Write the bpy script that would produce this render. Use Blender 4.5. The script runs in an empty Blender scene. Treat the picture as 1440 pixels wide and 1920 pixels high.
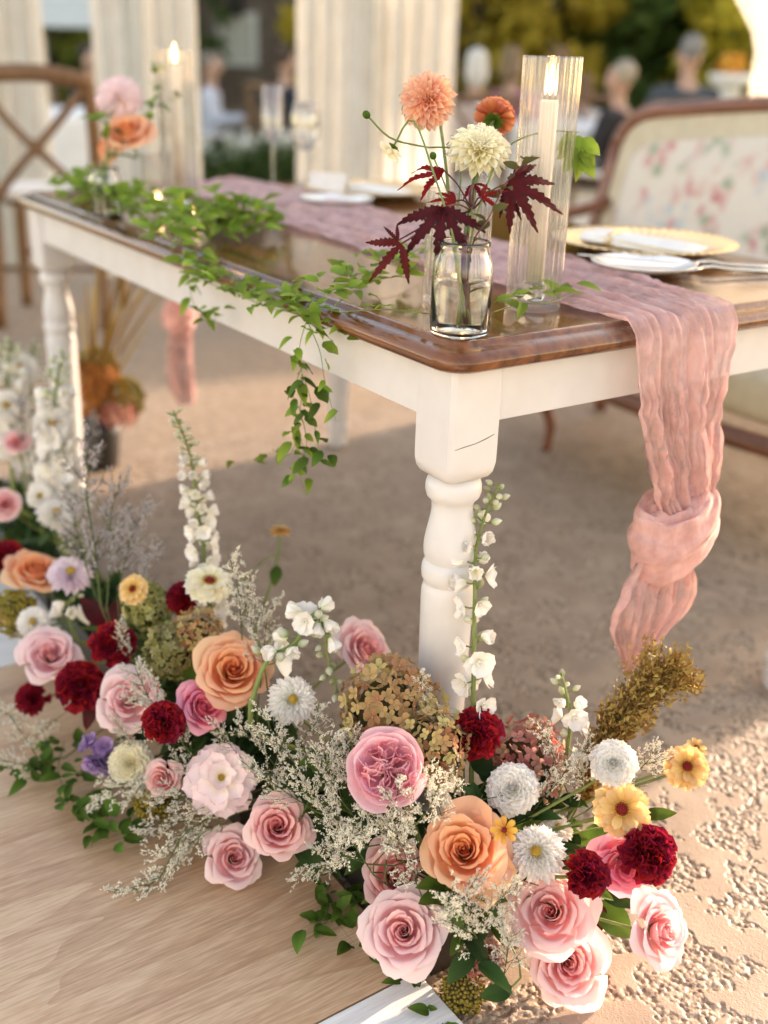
import bpy, bmesh, math, random
import numpy as np
from mathutils import Matrix, Vector, Quaternion

random.seed(7)
rng = np.random.default_rng(7)
scene = bpy.context.scene
col = scene.collection
R = math.radians

# ------------------------------------------------------------------ camera
cam_data = bpy.data.cameras.new('camera')
cam = bpy.data.objects.new('camera', cam_data)
col.objects.link(cam)
cx, cy, cz = Vector((0.82916, -0.55822, 0.02974)), Vector((0.19362, 0.33669, 0.92150)), Vector((0.52441, 0.75831, -0.38725))
cam.matrix_world = Matrix(((cx.x, cy.x, -cz.x, -0.7462), (cx.y, cy.y, -cz.y, -0.9499), (cx.z, cy.z, -cz.z, 1.073), (0, 0, 0, 1)))
cam_data.sensor_fit = 'VERTICAL'
cam_data.sensor_height = 36.0
cam_data.sensor_width = 27.0
cam_data.lens = 37.5
cam_data.clip_start = 0.05
cam_data.clip_end = 500
cam_data.dof.use_dof = True
cam_data.dof.focus_distance = 1.34
cam_data.dof.aperture_fstop = 1.85
scene.camera = cam

# ------------------------------------------------------------------ sky, sun, exposure
SUN = Vector((1.0, 0.085, 0.0)).normalized()
ELEV = R(13.0)
to_sun = Vector((SUN.x * math.cos(ELEV), SUN.y * math.cos(ELEV), math.sin(ELEV)))
world = bpy.data.worlds.new('World')
scene.world = world
world.use_nodes = True
wn = world.node_tree
sky = wn.nodes.new('ShaderNodeTexSky')
sky.sky_type = 'NISHITA'
sky.sun_disc = False
sky.sun_elevation = ELEV
sky.sun_rotation = math.atan2(SUN.x, SUN.y)
sky.air_density = 1.0
sky.dust_density = 1.2
sky.ozone_density = 0.3
bg = wn.nodes['Background']
bg.inputs['Strength'].default_value = 0.15
wn.links.new(sky.outputs[0], bg.inputs[0])
sd = bpy.data.lights.new('sun', 'SUN')
sd.energy = 2.7
sd.angle = R(0.6)
sd.color = (1.0, 0.93, 0.85)
sun = bpy.data.objects.new('sun', sd)
sun.rotation_euler = to_sun.to_track_quat('Z', 'Y').to_euler()
sun.location = to_sun * 20
col.objects.link(sun)
vs = scene.view_settings
vs.view_transform = 'Standard'
vs.look = 'None'
vs.gamma = 1.0
vs.use_curve_mapping = False
vs.exposure = 2.42
vs.use_white_balance = True
vs.white_balance_temperature = 8300
vs.white_balance_tint = 20
scene.cycles.max_bounces = 24
scene.cycles.transparent_max_bounces = 12
scene.cycles.diffuse_bounces = 9
scene.cycles.transmission_bounces = 24
scene.cycles.use_denoising = True
scene.cycles.sample_clamp_indirect = 6

# ------------------------------------------------------------------ helpers
def new_mat(name):
    m = bpy.data.materials.new(name)
    m.use_nodes = True
    nt = m.node_tree
    return m, nt, nt.nodes['Principled BSDF'], nt.nodes['Material Output']

def node(nt, kind, **kw):
    n = nt.nodes.new(kind)
    for k, val in kw.items():
        if k.startswith('i_'):
            n.inputs[k[2:].replace('_', ' ')].default_value = val
        else:
            setattr(n, k, val)
    return n

def ramp(nt, stops):
    r = nt.nodes.new('ShaderNodeValToRGB')
    e = r.color_ramp.elements
    while len(e) < len(stops):
        e.new(0.5)
    for el, (p, c) in zip(e, stops):
        el.position = p
        el.color = (*c, 1)
    return r

def noise_mat(name, c1, c2, scale=8, rough=0.6, bump=0.0, bscale=60, stretch=(1, 1, 1), spec=0.4, detail=6, coat=0.0, lo=.3, hi=.7, coords='Object'):
    m, nt, b, out = new_mat(name)
    tc = node(nt, 'ShaderNodeTexCoord')
    mp = node(nt, 'ShaderNodeMapping')
    mp.inputs['Scale'].default_value = stretch
    nt.links.new(tc.outputs[coords], mp.inputs[0])
    n = node(nt, 'ShaderNodeTexNoise')
    n.inputs['Scale'].default_value = scale
    n.inputs['Detail'].default_value = detail
    nt.links.new(mp.outputs[0], n.inputs[0])
    rp = ramp(nt, [(lo, c1), (hi, c2)])
    nt.links.new(n.outputs[0], rp.inputs[0])
    nt.links.new(rp.outputs[0], b.inputs['Base Color'])
    b.inputs['Roughness'].default_value = rough
    b.inputs['Specular IOR Level'].default_value = spec
    b.inputs['Coat Weight'].default_value = coat
    if bump:
        n2 = node(nt, 'ShaderNodeTexNoise')
        n2.inputs['Scale'].default_value = bscale
        n2.inputs['Detail'].default_value = 4
        nt.links.new(mp.outputs[0], n2.inputs[0])
        bp = node(nt, 'ShaderNodeBump')
        bp.inputs['Strength'].default_value = bump
        bp.inputs['Distance'].default_value = 0.004
        nt.links.new(n2.outputs[0], bp.inputs['Height'])
        nt.links.new(bp.outputs[0], b.inputs['Normal'])
    return m

def leaf_mat(name, stops, trans=0.35, rough=0.7, vary=0.25, spec=0.09, veins=0.0):
    """thin petal or leaf: colour runs along the attribute 't' (0 at the base, 1 at the tip)"""
    m, nt, b, out = new_mat(name)
    at = node(nt, 'ShaderNodeAttribute', attribute_name='t')
    rp = ramp(nt, stops)
    nz = node(nt, 'ShaderNodeTexNoise')
    nz.inputs['Scale'].default_value = 90
    tcn = node(nt, 'ShaderNodeTexCoord')
    nt.links.new(tcn.outputs['Object'], nz.inputs[0])
    ad = node(nt, 'ShaderNodeMath', operation='MULTIPLY_ADD')
    nt.links.new(nz.outputs[0], ad.inputs[0])
    ad.inputs[1].default_value = 0.35
    sb = node(nt, 'ShaderNodeMath', operation='ADD')
    nt.links.new(at.outputs['Fac'], sb.inputs[0])
    sb.inputs[1].default_value = -0.175
    nt.links.new(sb.outputs[0], ad.inputs[2])
    nt.links.new(ad.outputs[0], rp.inputs[0])
    oi = node(nt, 'ShaderNodeObjectInfo')
    hs = node(nt, 'ShaderNodeHueSaturation')
    mr = node(nt, 'ShaderNodeMapRange')
    mr.inputs['To Min'].default_value = 1 - vary
    mr.inputs['To Max'].default_value = 1 + vary * 0.6
    nt.links.new(oi.outputs['Random'], mr.inputs[0])
    nt.links.new(mr.outputs[0], hs.inputs['Value'])
    mh = node(nt, 'ShaderNodeMapRange')
    mh.inputs['To Min'].default_value = 0.49
    mh.inputs['To Max'].default_value = 0.51
    nt.links.new(oi.outputs['Random'], mh.inputs[0])
    nt.links.new(mh.outputs[0], hs.inputs['Hue'])
    nt.links.new(rp.outputs[0], hs.inputs['Color'])
    nt.links.new(hs.outputs[0], b.inputs['Base Color'])
    b.inputs['Roughness'].default_value = rough
    b.inputs['Specular IOR Level'].default_value = spec
    bz = node(nt, 'ShaderNodeBump')
    bz.inputs['Strength'].default_value = 0.25
    bz.inputs['Distance'].default_value = 0.001
    nt.links.new(nz.outputs[0], bz.inputs['Height'])
    nt.links.new(bz.outputs[0], b.inputs['Normal'])
    tr = node(nt, 'ShaderNodeBsdfTranslucent')
    nt.links.new(hs.outputs[0], tr.inputs[0])
    mx = node(nt, 'ShaderNodeMixShader')
    mx.inputs[0].default_value = trans
    nt.links.new(b.outputs[0], mx.inputs[1])
    nt.links.new(tr.outputs[0], mx.inputs[2])
    nt.links.new(mx.outputs[0], out.inputs[0])
    return m

def glass_mat(name, color=(1, 1, 1), rough=0.0, ior=1.45):
    m, nt, b, out = new_mat(name)
    b.inputs['Base Color'].default_value = (*color, 1)
    b.inputs['Roughness'].default_value = rough
    b.inputs['IOR'].default_value = ior
    b.inputs['Transmission Weight'].default_value = 1.0
    return m

def thin_glass(name, refr=.3, f0=.045):
    m, nt, b, out = new_mat(name)
    b.inputs['Base Color'].default_value = (1, 1, 1, 1)
    b.inputs['Roughness'].default_value = 0.0
    b.inputs['IOR'].default_value = 1.35
    b.inputs['Transmission Weight'].default_value = 1.0
    tp = node(nt, 'ShaderNodeBsdfTransparent'); tp.inputs[0].default_value = (.985, .985, .98, 1)
    gl = node(nt, 'ShaderNodeBsdfGlossy'); gl.inputs['Roughness'].default_value = .06
    lw = node(nt, 'ShaderNodeLayerWeight')
    pw = node(nt, 'ShaderNodeMath', operation='POWER'); nt.links.new(lw.outputs['Facing'], pw.inputs[0]); pw.inputs[1].default_value = 4.5
    fr = node(nt, 'ShaderNodeMath', operation='MULTIPLY_ADD'); nt.links.new(pw.outputs[0], fr.inputs[0]); fr.inputs[1].default_value = .80; fr.inputs[2].default_value = f0
    m1 = node(nt, 'ShaderNodeMixShader'); nt.links.new(fr.outputs[0], m1.inputs[0]); nt.links.new(tp.outputs[0], m1.inputs[1]); nt.links.new(gl.outputs[0], m1.inputs[2])
    m2 = node(nt, 'ShaderNodeMixShader'); m2.inputs[0].default_value = refr
    nt.links.new(m1.outputs[0], m2.inputs[1]); nt.links.new(b.outputs[0], m2.inputs[2]); nt.links.new(m2.outputs[0], out.inputs[0])
    return m

def flat_mat(name, c, rough=0.5, metal=0.0, spec=0.5, sub=0.0):
    m, nt, b, out = new_mat(name)
    nz = node(nt, 'ShaderNodeTexNoise')
    nz.inputs['Scale'].default_value = 25
    tc = node(nt, 'ShaderNodeTexCoord')
    nt.links.new(tc.outputs['Object'], nz.inputs[0])
    rp = ramp(nt, [(0.3, tuple(x * 0.9 for x in c)), (0.7, tuple(min(1, x * 1.05) for x in c))])
    nt.links.new(nz.outputs[0], rp.inputs[0])
    nt.links.new(rp.outputs[0], b.inputs['Base Color'])
    b.inputs['Roughness'].default_value = rough
    b.inputs['Metallic'].default_value = metal
    b.inputs['Specular IOR Level'].default_value = spec
    b.inputs['Subsurface Weight'].default_value = sub
    if sub:
        b.inputs['Subsurface Radius'].default_value = (.02, .012, .008)
        b.inputs['Subsurface Scale'].default_value = 0.6
    return m

def emit_mat(name, c, s):
    m, nt, b, out = new_mat(name)
    e = node(nt, 'ShaderNodeEmission')
    e.inputs[0].default_value = (*c, 1)
    e.inputs[1].default_value = s
    nt.links.new(e.outputs[0], out.inputs[0])
    return m

def mesh(name, verts, faces, t=None, smooth=True):
    me = bpy.data.meshes.new(name)
    me.from_pydata([tuple(map(float, q)) for q in verts], [], faces)
    if smooth:
        me.polygons.foreach_set('use_smooth', [True] * len(me.polygons))
    if t is not None:
        a = me.attributes.new('t', 'FLOAT', 'POINT')
        a.data.foreach_set('value', np.asarray(t, dtype=np.float32))
    me.materials.append(None)
    me.update()
    return me

def obj(name, me, mat, parent=None, M=None):
    o = bpy.data.objects.new(name, me)
    col.objects.link(o)
    if mat is not None:
        if me.materials[0] is None:
            me.materials[0] = mat
        elif me.materials[0] != mat:
            o.material_slots[0].link = 'OBJECT'
            o.material_slots[0].material = mat
    if parent is not None:
        o.parent = parent
    if M is not None:
        o.matrix_basis = M
    return o

def tag(o, label, cat, group=None, kind=None):
    o['label'] = label
    o['category'] = cat
    if group:
        o['group'] = group
    if kind:
        o['kind'] = kind
    return o

def thing(name, label, cat, loc=(0, 0, 0), rz=0.0, group=None):
    o = bpy.data.objects.new(name, None)
    o.empty_display_size = 0.05
    col.objects.link(o)
    o.location = loc
    o.rotation_euler = (0, 0, rz)
    return tag(o, label, cat, group)

def struct(o):
    o['kind'] = 'structure'
    return o

def grid(f, nu, nv, closed_u=False):
    """f(U, V) -> (n,3) ; U, V flat arrays in 0..1"""
    V, U = np.meshgrid(np.linspace(0, 1, nv), np.linspace(0, 1, nu, endpoint=not closed_u), indexing='ij')
    P = f(U.ravel(), V.ravel())
    faces = []
    for j in range(nv - 1):
        for i in range(nu if closed_u else nu - 1):
            a, b = j * nu + i, j * nu + (i + 1) % nu
            faces.append((a, b, b + nu, a + nu))
    return P, faces, V.ravel()

class MB:
    """collects shapes into one mesh"""
    def __init__(self):
        self.v, self.f, self.t = [], [], []
        self.n = 0
    def add(self, P, faces, t=None):
        P = np.asarray(P, float)
        self.v.append(P)
        o = self.n
        self.f += [tuple(i + o for i in q) for q in faces]
        self.t.append(np.full(len(P), 0.5) if t is None else np.asarray(t))
        self.n += len(P)
        return self
    def box(self, x0, x1, y0, y1, z0, z1):
        P = [(x, y, z) for z in (z0, z1) for y in (y0, y1) for x in (x0, x1)]
        return self.add(P, [(0, 2, 3, 1), (4, 5, 7, 6), (0, 1, 5, 4), (2, 6, 7, 3), (0, 4, 6, 2), (1, 3, 7, 5)])
    def tube(self, pts, rad, sides=6, caps=True):
        pts = np.asarray(pts, float)
        n = len(pts)
        rad = np.broadcast_to(np.asarray(rad, float), (n,))
        d = np.gradient(pts, axis=0)
        d /= np.linalg.norm(d, axis=1)[:, None] + 1e-12
        ref = np.array([0, 0, 1.0]) if abs(d[0][2]) < 0.9 else np.array([1.0, 0, 0])
        a = np.cross(d[0], ref); a /= np.linalg.norm(a)
        A, P = [], []
        ang = np.linspace(0, 2 * np.pi, sides, endpoint=False)
        for i in range(n):
            a = a - d[i] * (a @ d[i]); a /= np.linalg.norm(a) + 1e-12
            b = np.cross(d[i], a)
            P.append(pts[i] + rad[i] * (np.cos(ang)[:, None] * a + np.sin(ang)[:, None] * b))
        P = np.concatenate(P)
        F = []
        for i in range(n - 1):
            for j in range(sides):
                k = (j + 1) % sides
                F.append((i * sides + j, i * sides + k, (i + 1) * sides + k, (i + 1) * sides + j))
        if caps:
            F.append(tuple(range(sides))[::-1])
            F.append(tuple((n - 1) * sides + j for j in range(sides)))
        return self.add(P, F, np.repeat(np.linspace(0, 1, n), sides))
    def lathe(self, prof, sides=32, center=(0, 0, 0), cap=True):
        ang = np.linspace(0, 2 * np.pi, sides, endpoint=False)
        P = np.concatenate([np.stack([r * np.cos(ang), r * np.sin(ang), np.full(sides, z)], 1) for r, z in prof]) + np.array(center)
        F = []
        m = len(prof)
        for i in range(m - 1):
            for j in range(sides):
                k = (j + 1) % sides
                F.append((i * sides + j, i * sides + k, (i + 1) * sides + k, (i + 1) * sides + j))
        if cap:
            F.append(tuple(range(sides))[::-1])
            F.append(tuple((m - 1) * sides + j for j in range(sides)))
        return self.add(P, F, np.repeat(np.linspace(0, 1, m), sides))
    def ball(self, c, r, nu=12, nv=8):
        r = np.broadcast_to(np.asarray(r, float), (3,))
        prof = [(max(math.sin(math.pi * k / nv), 1e-3), -math.cos(math.pi * k / nv)) for k in range(nv + 1)]
        o = self.n
        self.lathe(prof, nu)
        self.v[-1] = self.v[-1] * r + np.asarray(c)
        return self
    def mesh(self, name, smooth=True):
        return mesh(name, np.concatenate(self.v), self.f, np.concatenate(self.t), smooth)

def smooth_path(pts, n):
    pts = np.asarray(pts, float)
    P = np.vstack([2 * pts[0] - pts[1], pts, 2 * pts[-1] - pts[-2]])
    out = []
    m = len(pts) - 1
    for s in np.linspace(0, m, n):
        i = min(int(s), m - 1)
        u = s - i
        a, b, c, d = P[i], P[i + 1], P[i + 2], P[i + 3]
        out.append(0.5 * (2 * b + (c - a) * u + (2 * a - 5 * b + 4 * c - d) * u * u + (3 * b - a - 3 * c + d) * u ** 3))
    return np.array(out)

def frame(axis, roll=0.0, loc=(0, 0, 0), s=1.0):
    q = Vector(axis).normalized().to_track_quat('Z', 'Y')
    return Matrix.Translation(loc) @ q.to_matrix().to_4x4() @ Matrix.Rotation(roll, 4, 'Z') @ Matrix.Scale(s, 4)

def rot_between(y_dir, z_hint):
    """matrix whose Y runs along y_dir and whose Z leans to z_hint"""
    y = Vector(y_dir).normalized()
    z = Vector(z_hint)
    z = z - y * z.dot(y)
    if z.length < 1e-4:
        z = y.orthogonal()
    z.normalize()
    x = y.cross(z)
    return Matrix(((x.x, y.x, z.x, 0), (x.y, y.y, z.y, 0), (x.z, y.z, z.z, 0), (0, 0, 0, 1)))

def vnoise(x, y, seed=0):
    """value noise on arrays"""
    r = np.random.default_rng(seed).random((256, 256))
    xi, yi = np.floor(x).astype(int), np.floor(y).astype(int)
    fx, fy = x - xi, y - yi
    fx, fy = fx * fx * (3 - 2 * fx), fy * fy * (3 - 2 * fy)
    g = lambda a, b: r[a % 256, b % 256]
    return (g(xi, yi) * (1 - fx) + g(xi + 1, yi) * fx) * (1 - fy) + (g(xi, yi + 1) * (1 - fx) + g(xi + 1, yi + 1) * fx) * fy

BLOOMS = [
    ('rose', 'pale_pink', (-0.1518,-0.1585,0.112), (-0.453,-0.518,0.726), 0.0488, 'full pale pink rose hanging low above the black seam of the dance floor'),
    ('rose', 'pale_pink', (0.0178,-0.2315,0.1159), (-0.574,-0.37,0.73), 0.0553, 'largest pale pink rose, open, overlapping another rose below a white mum'),
    ('rose', 'pale_pink', (0.0292,-0.2629,0.05), (-0.508,-0.576,0.64), 0.0496, 'pale pink rose low over the rough concrete, partly under a bigger rose'),
    ('rose', 'pale_pink', (0.1063,-0.3397,0.1274), (0.046,-0.782,0.621), 0.0440, 'pale pink rose turned sideways, leaning out alone over the sunlit concrete'),
    ('rose', 'peach', (-0.0789,-0.1732,0.2128), (-0.477,-0.418,0.773), 0.0502, 'large peach orange rose with broad outer petals beside a small orange zinnia'),
    ('rose', 'blush', (-0.1084,-0.0838,0.1207), (-0.149,-0.687,0.711), 0.0415, 'pink rose half hidden behind white caspia sprays'),
    ('garden_rose', 'candy_pink', (-0.1289,-0.0802,0.2937), (-0.422,-0.497,0.758), 0.0514, 'round candy pink garden rose with quartered crowded centre'),
    ('rose', 'blush', (-0.2063,0.0542,0.1448), (-0.33,-0.617,0.714), 0.0414, 'medium pink rose with deep pink heart behind caspia over the wooden floor'),
    ('rose', 'pale_pink', (-0.2387,0.1181,0.0608), (-0.208,-0.709,0.674), 0.0411, 'pale pink rose hanging over the wooden floor beside a deeper pink one'),
    ('rose', 'pale_pink', (0.0203,0.1886,0.281), (0.151,-0.707,0.691), 0.0440, 'pale pink rose seen from its side above the brown green hydrangea'),
    ('rose', 'peach', (-0.1758,0.235,0.2819), (-0.168,-0.629,0.759), 0.0504, 'wide open peach rose below a drooping white larkspur'),
    ('rose', 'pale_pink', (-0.29,0.354,0.2054), (-0.325,-0.627,0.708), 0.0477, 'pale pink rose beside a dark red carnation and a magenta peony'),
    ('rose', 'hot_pink', (-0.2231,0.2341,0.2367), (0.193,-0.695,0.693), 0.0367, 'magenta pink peony turned sideways behind a dark red carnation'),
    ('rose', 'pale_pink', (-0.3423,0.5551,0.1977), (-0.208,-0.567,0.797), 0.0474, 'pale pink rose above two dark red carnations beside white stock'),
    ('rose', 'peach', (-0.2958,0.7523,0.2544), (0.114,-0.376,0.919), 0.0479, 'peach rose seen from its side with one petal drooping, by a lilac mum'),
    ('rose', 'hot_pink', (0.1106,-0.2618,0.1617), (-0.674,-0.695,0.25), 0.0391, 'bright pink peony squeezed between two dark red carnations'),
    ('rose', 'blush', (-0.2723,1.0202,0.2737), (-0.24,-0.726,0.644), 0.0318, 'small pink lisianthus among white blooms near the far table leg'),
    ('rose', 'blush', (-0.2852,0.2548,0.1209), (-0.68,-0.549,0.485), 0.0267, 'small blush rose tucked under a cream dahlia'),
    ('carnation', 'wine', (0.017,-0.0709,0.2848), (-0.395,-0.58,0.712), 0.0329, 'dark red carnation standing beside the white larkspur before the table leg'),
    ('carnation', 'wine', (0.0436,-0.2671,0.1871), (-0.066,-0.711,0.7), 0.0274, 'dark red carnation between a pale rose and a bright pink peony'),
    ('carnation', 'wine', (0.127,-0.2864,0.1978), (-0.266,-0.603,0.752), 0.0351, 'sunlit dark red carnation below the largest yellow zinnia'),
    ('carnation', 'wine', (-0.2869,0.2247,0.2378), (-0.165,-0.707,0.688), 0.0291, 'dark red carnation in front of the magenta pink peony'),
    ('carnation', 'wine', (-0.2776,0.4347,0.2561), (-0.089,-0.635,0.768), 0.0339, 'dark red carnation below the small yellow zinnia with red eye'),
    ('carnation', 'wine', (-0.3288,0.4522,0.1902), (-0.14,-0.703,0.697), 0.0374, 'dark red carnation wedged between two pale pink roses'),
    ('carnation', 'wine', (-0.3748,0.5759,0.1119), (-0.603,-0.51,0.613), 0.0267, 'dark red carnation at the far side of a pale pink rose, over the floor'),
    ('carnation', 'wine', (-0.1631,0.4247,0.3091), (-0.198,-0.524,0.828), 0.0263, 'dark red carnation under the flat cream zinnia'),
    ('carnation', 'wine', (-0.3183,0.8731,0.2332), (-0.289,-0.576,0.765), 0.0348, 'dark red carnation beside the peach rose with the drooping petal'),
    ('ball_dahlia', 'white', (0.0209,-0.1419,0.244), (-0.473,-0.321,0.82), 0.0354, 'white ball dahlia with blush lower petals beside the pink hydrangea'),
    ('ball_dahlia', 'white', (0.1355,-0.2001,0.275), (-0.45,-0.385,0.806), 0.0315, 'pure white ball dahlia with greenish eye before the golden plume'),
    ('mum', 'white', (0.0163,-0.2006,0.1848), (-0.498,-0.324,0.804), 0.0367, 'large white chrysanthemum with yellow eye above the largest pale rose'),
    ('mum', 'white', (0.0897,-0.162,0.1636), (-0.033,-0.389,0.92), 0.0222, 'small white chrysanthemum behind the larger one'),
    ('mum', 'white', (-0.1428,0.1259,0.2781), (-0.181,-0.713,0.677), 0.0346, 'shaggy white chrysanthemum veiled by thin caspia stems'),
    ('ball_dahlia', 'cream', (-0.3083,0.3149,0.1246), (-0.341,-0.59,0.732), 0.0342, 'cream dahlia beside lilac stock low in the flowers'),
    ('mum', 'lilac', (-0.2674,0.6542,0.2764), (-0.028,-0.449,0.893), 0.0391, 'pale lilac chrysanthemum beside the peach rose'),
    ('peony', 'blush_white', (-0.2354,0.1594,0.1667), (-0.293,-0.648,0.703), 0.0533, 'white peony with loose pink flushed petals'),
    ('zinnia', 'yellow', (0.1268,-0.2305,0.2242), (-0.506,-0.523,0.686), 0.0380, 'largest yellow zinnia with dark red eye above a carnation'),
    ('zinnia', 'yellow', (0.2673,-0.2122,0.223), (-0.387,-0.534,0.752), 0.0327, 'pale yellow zinnia standing out over the concrete'),
    ('zinnia', 'yellow', (0.3118,-0.1899,0.2237), (-0.136,-0.318,0.938), 0.0168, 'tiny yellow zinnia behind the pale yellow one'),
    ('zinnia', 'orange', (-0.0546,-0.2149,0.2597), (-0.411,-0.563,0.717), 0.0173, 'tiny orange yellow zinnia between peach rose and white mum'),
    ('zinnia', 'yellow', (-0.2419,0.4349,0.336), (-0.507,-0.549,0.665), 0.0248, 'small yellow zinnia with red eye above green hydrangea'),
    ('zinnia', 'cream', (-0.1442,0.3744,0.3498), (-0.037,-0.264,0.964), 0.0400, 'flat cream zinnia seen from its side beside white larkspur'),
    ('zinnia', 'yellow', (0.0382,0.4861,0.3507), (0.102,0.17,0.98), 0.0205, 'yellow zinnia with red top on a tall bare stem'),
    ('mum', 'white', (-0.2209,0.8605,0.2991), (0.12,-0.466,0.876), 0.0370, 'white carnation seen from its side near the caspia'),
    ('mum', 'white', (-0.3375,0.6506,0.2052), (-0.322,-0.606,0.727), 0.0291, 'white stock bloom beside a pale pink rose'),
    ('ball_dahlia', 'white', (-0.3008,0.2834,0.0937), (-0.638,-0.711,0.296), 0.0232, 'small white bloom low beneath the cream dahlia'),
    ('mum', 'white', (-0.1356,1.3167,0.4506), (-0.161,-0.757,0.634), 0.0410, 'white stock cluster high on the far white delphinium'),
    ('mum', 'white', (-0.1806,0.9705,0.4348), (-0.114,-0.818,0.565), 0.0350, 'white stock cluster low on the tall white delphinium'),
    ('mum', 'white', (-0.1957,1.2272,0.4006), (-0.263,-0.771,0.58), 0.0363, 'white bloom beside the farthest delphinium'),
    ('mum', 'white', (-0.1502,0.9984,0.324), (-0.002,-0.752,0.659), 0.0302, 'white bloom at the foot of the far table leg'),
    ('mum', 'white', (-0.2376,0.8997,0.3223), (-0.268,-0.719,0.641), 0.0245, 'small white bloom above the side-on white carnation'),
    ('mum', 'white', (-0.161,0.9129,0.2968), (0.08,-0.752,0.655), 0.0313, 'small white bloom beside the greyish lilac caspia'),
    ('rose', 'blush', (-0.2134,1.1138,0.3612), (-0.234,-0.683,0.692), 0.0265, 'small pink bud rose among the far white blooms'),
    ('zinnia', 'yellow', (-0.3508,0.7387,0.1841), (-0.159,-0.516,0.842), 0.0229, 'yellow olive bloom beside white stock at the row edge'),
    ('rose', 'peach', (-0.2583,0.3728,0.192), (-0.074,-0.975,0.209), 0.0240, 'small orange rose peeping out below the red carnation'),
]
SPIKES = [
    ([(-0.1455,0.3626,0.17), (-0.1271,0.4162,0.2997), (-0.1152,0.4701,0.4216), (-0.1092,0.5087,0.5053), (-0.117,0.545,0.5657)], 0.015, 78, 'white', 'tall white larkspur spike packed with open florets beside the cream zinnia'),
    ([(0.014,-0.0725,0.2053), (0.0421,-0.0293,0.3279), (0.0636,0.0052,0.4247), (0.0789,0.0276,0.4893), (0.0994,0.0367,0.5348), (0.122,0.0395,0.5709)], 0.0112, 44, 'greenwhite', 'tall sparse white larkspur spike standing in front of the near table leg'),
    ([(0.1274,-0.1224,0.1836), (0.1533,-0.1031,0.2565), (0.1592,-0.0871,0.2959), (0.1587,-0.0707,0.3273)], 0.0105, 18, 'greenwhite', 'short budding white larkspur between pink hydrangea and golden plume'),
    ([(-0.1866,0.163,0.2656), (-0.1574,0.1703,0.3197), (-0.1228,0.1579,0.3421), (-0.1,0.1571,0.3715), (-0.0867,0.1539,0.3832), (-0.084,0.1413,0.3621), (-0.0876,0.1234,0.3222), (-0.0852,0.1015,0.2825)], 0.012, 34, 'greenwhite', 'arching white larkspur drooping over the peach rose and white mum'),
    ([(-0.2039,0.9111,0.2353), (-0.1877,0.9473,0.3282), (-0.1732,0.9847,0.4211), (-0.1542,1.0097,0.4957), (-0.1324,1.0233,0.5519)], 0.022, 54, 'white', 'tall white delphinium in front of the far table leg'),
    ([(-0.2081,1.2041,0.2095), (-0.1863,1.2578,0.3441), (-0.1682,1.2981,0.4476), (-0.1495,1.3171,0.51)], 0.025, 34, 'white', 'white delphinium farthest along the flower row'),
    ([(-0.1406,1.2651,0.162), (-0.1231,1.3191,0.2916), (-0.1042,1.3613,0.3997), (-0.0802,1.389,0.4865)], 0.023, 34, 'white', 'white delphinium just behind the tall one by the far table leg'),
    ([(-0.2824,0.6246,0.1878), (-0.2798,0.6416,0.2245), (-0.2584,0.6396,0.2497)], 0.011, 7, 'greenwhite', 'small budding larkspur sprig under the lilac chrysanthemum'),
]
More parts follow.
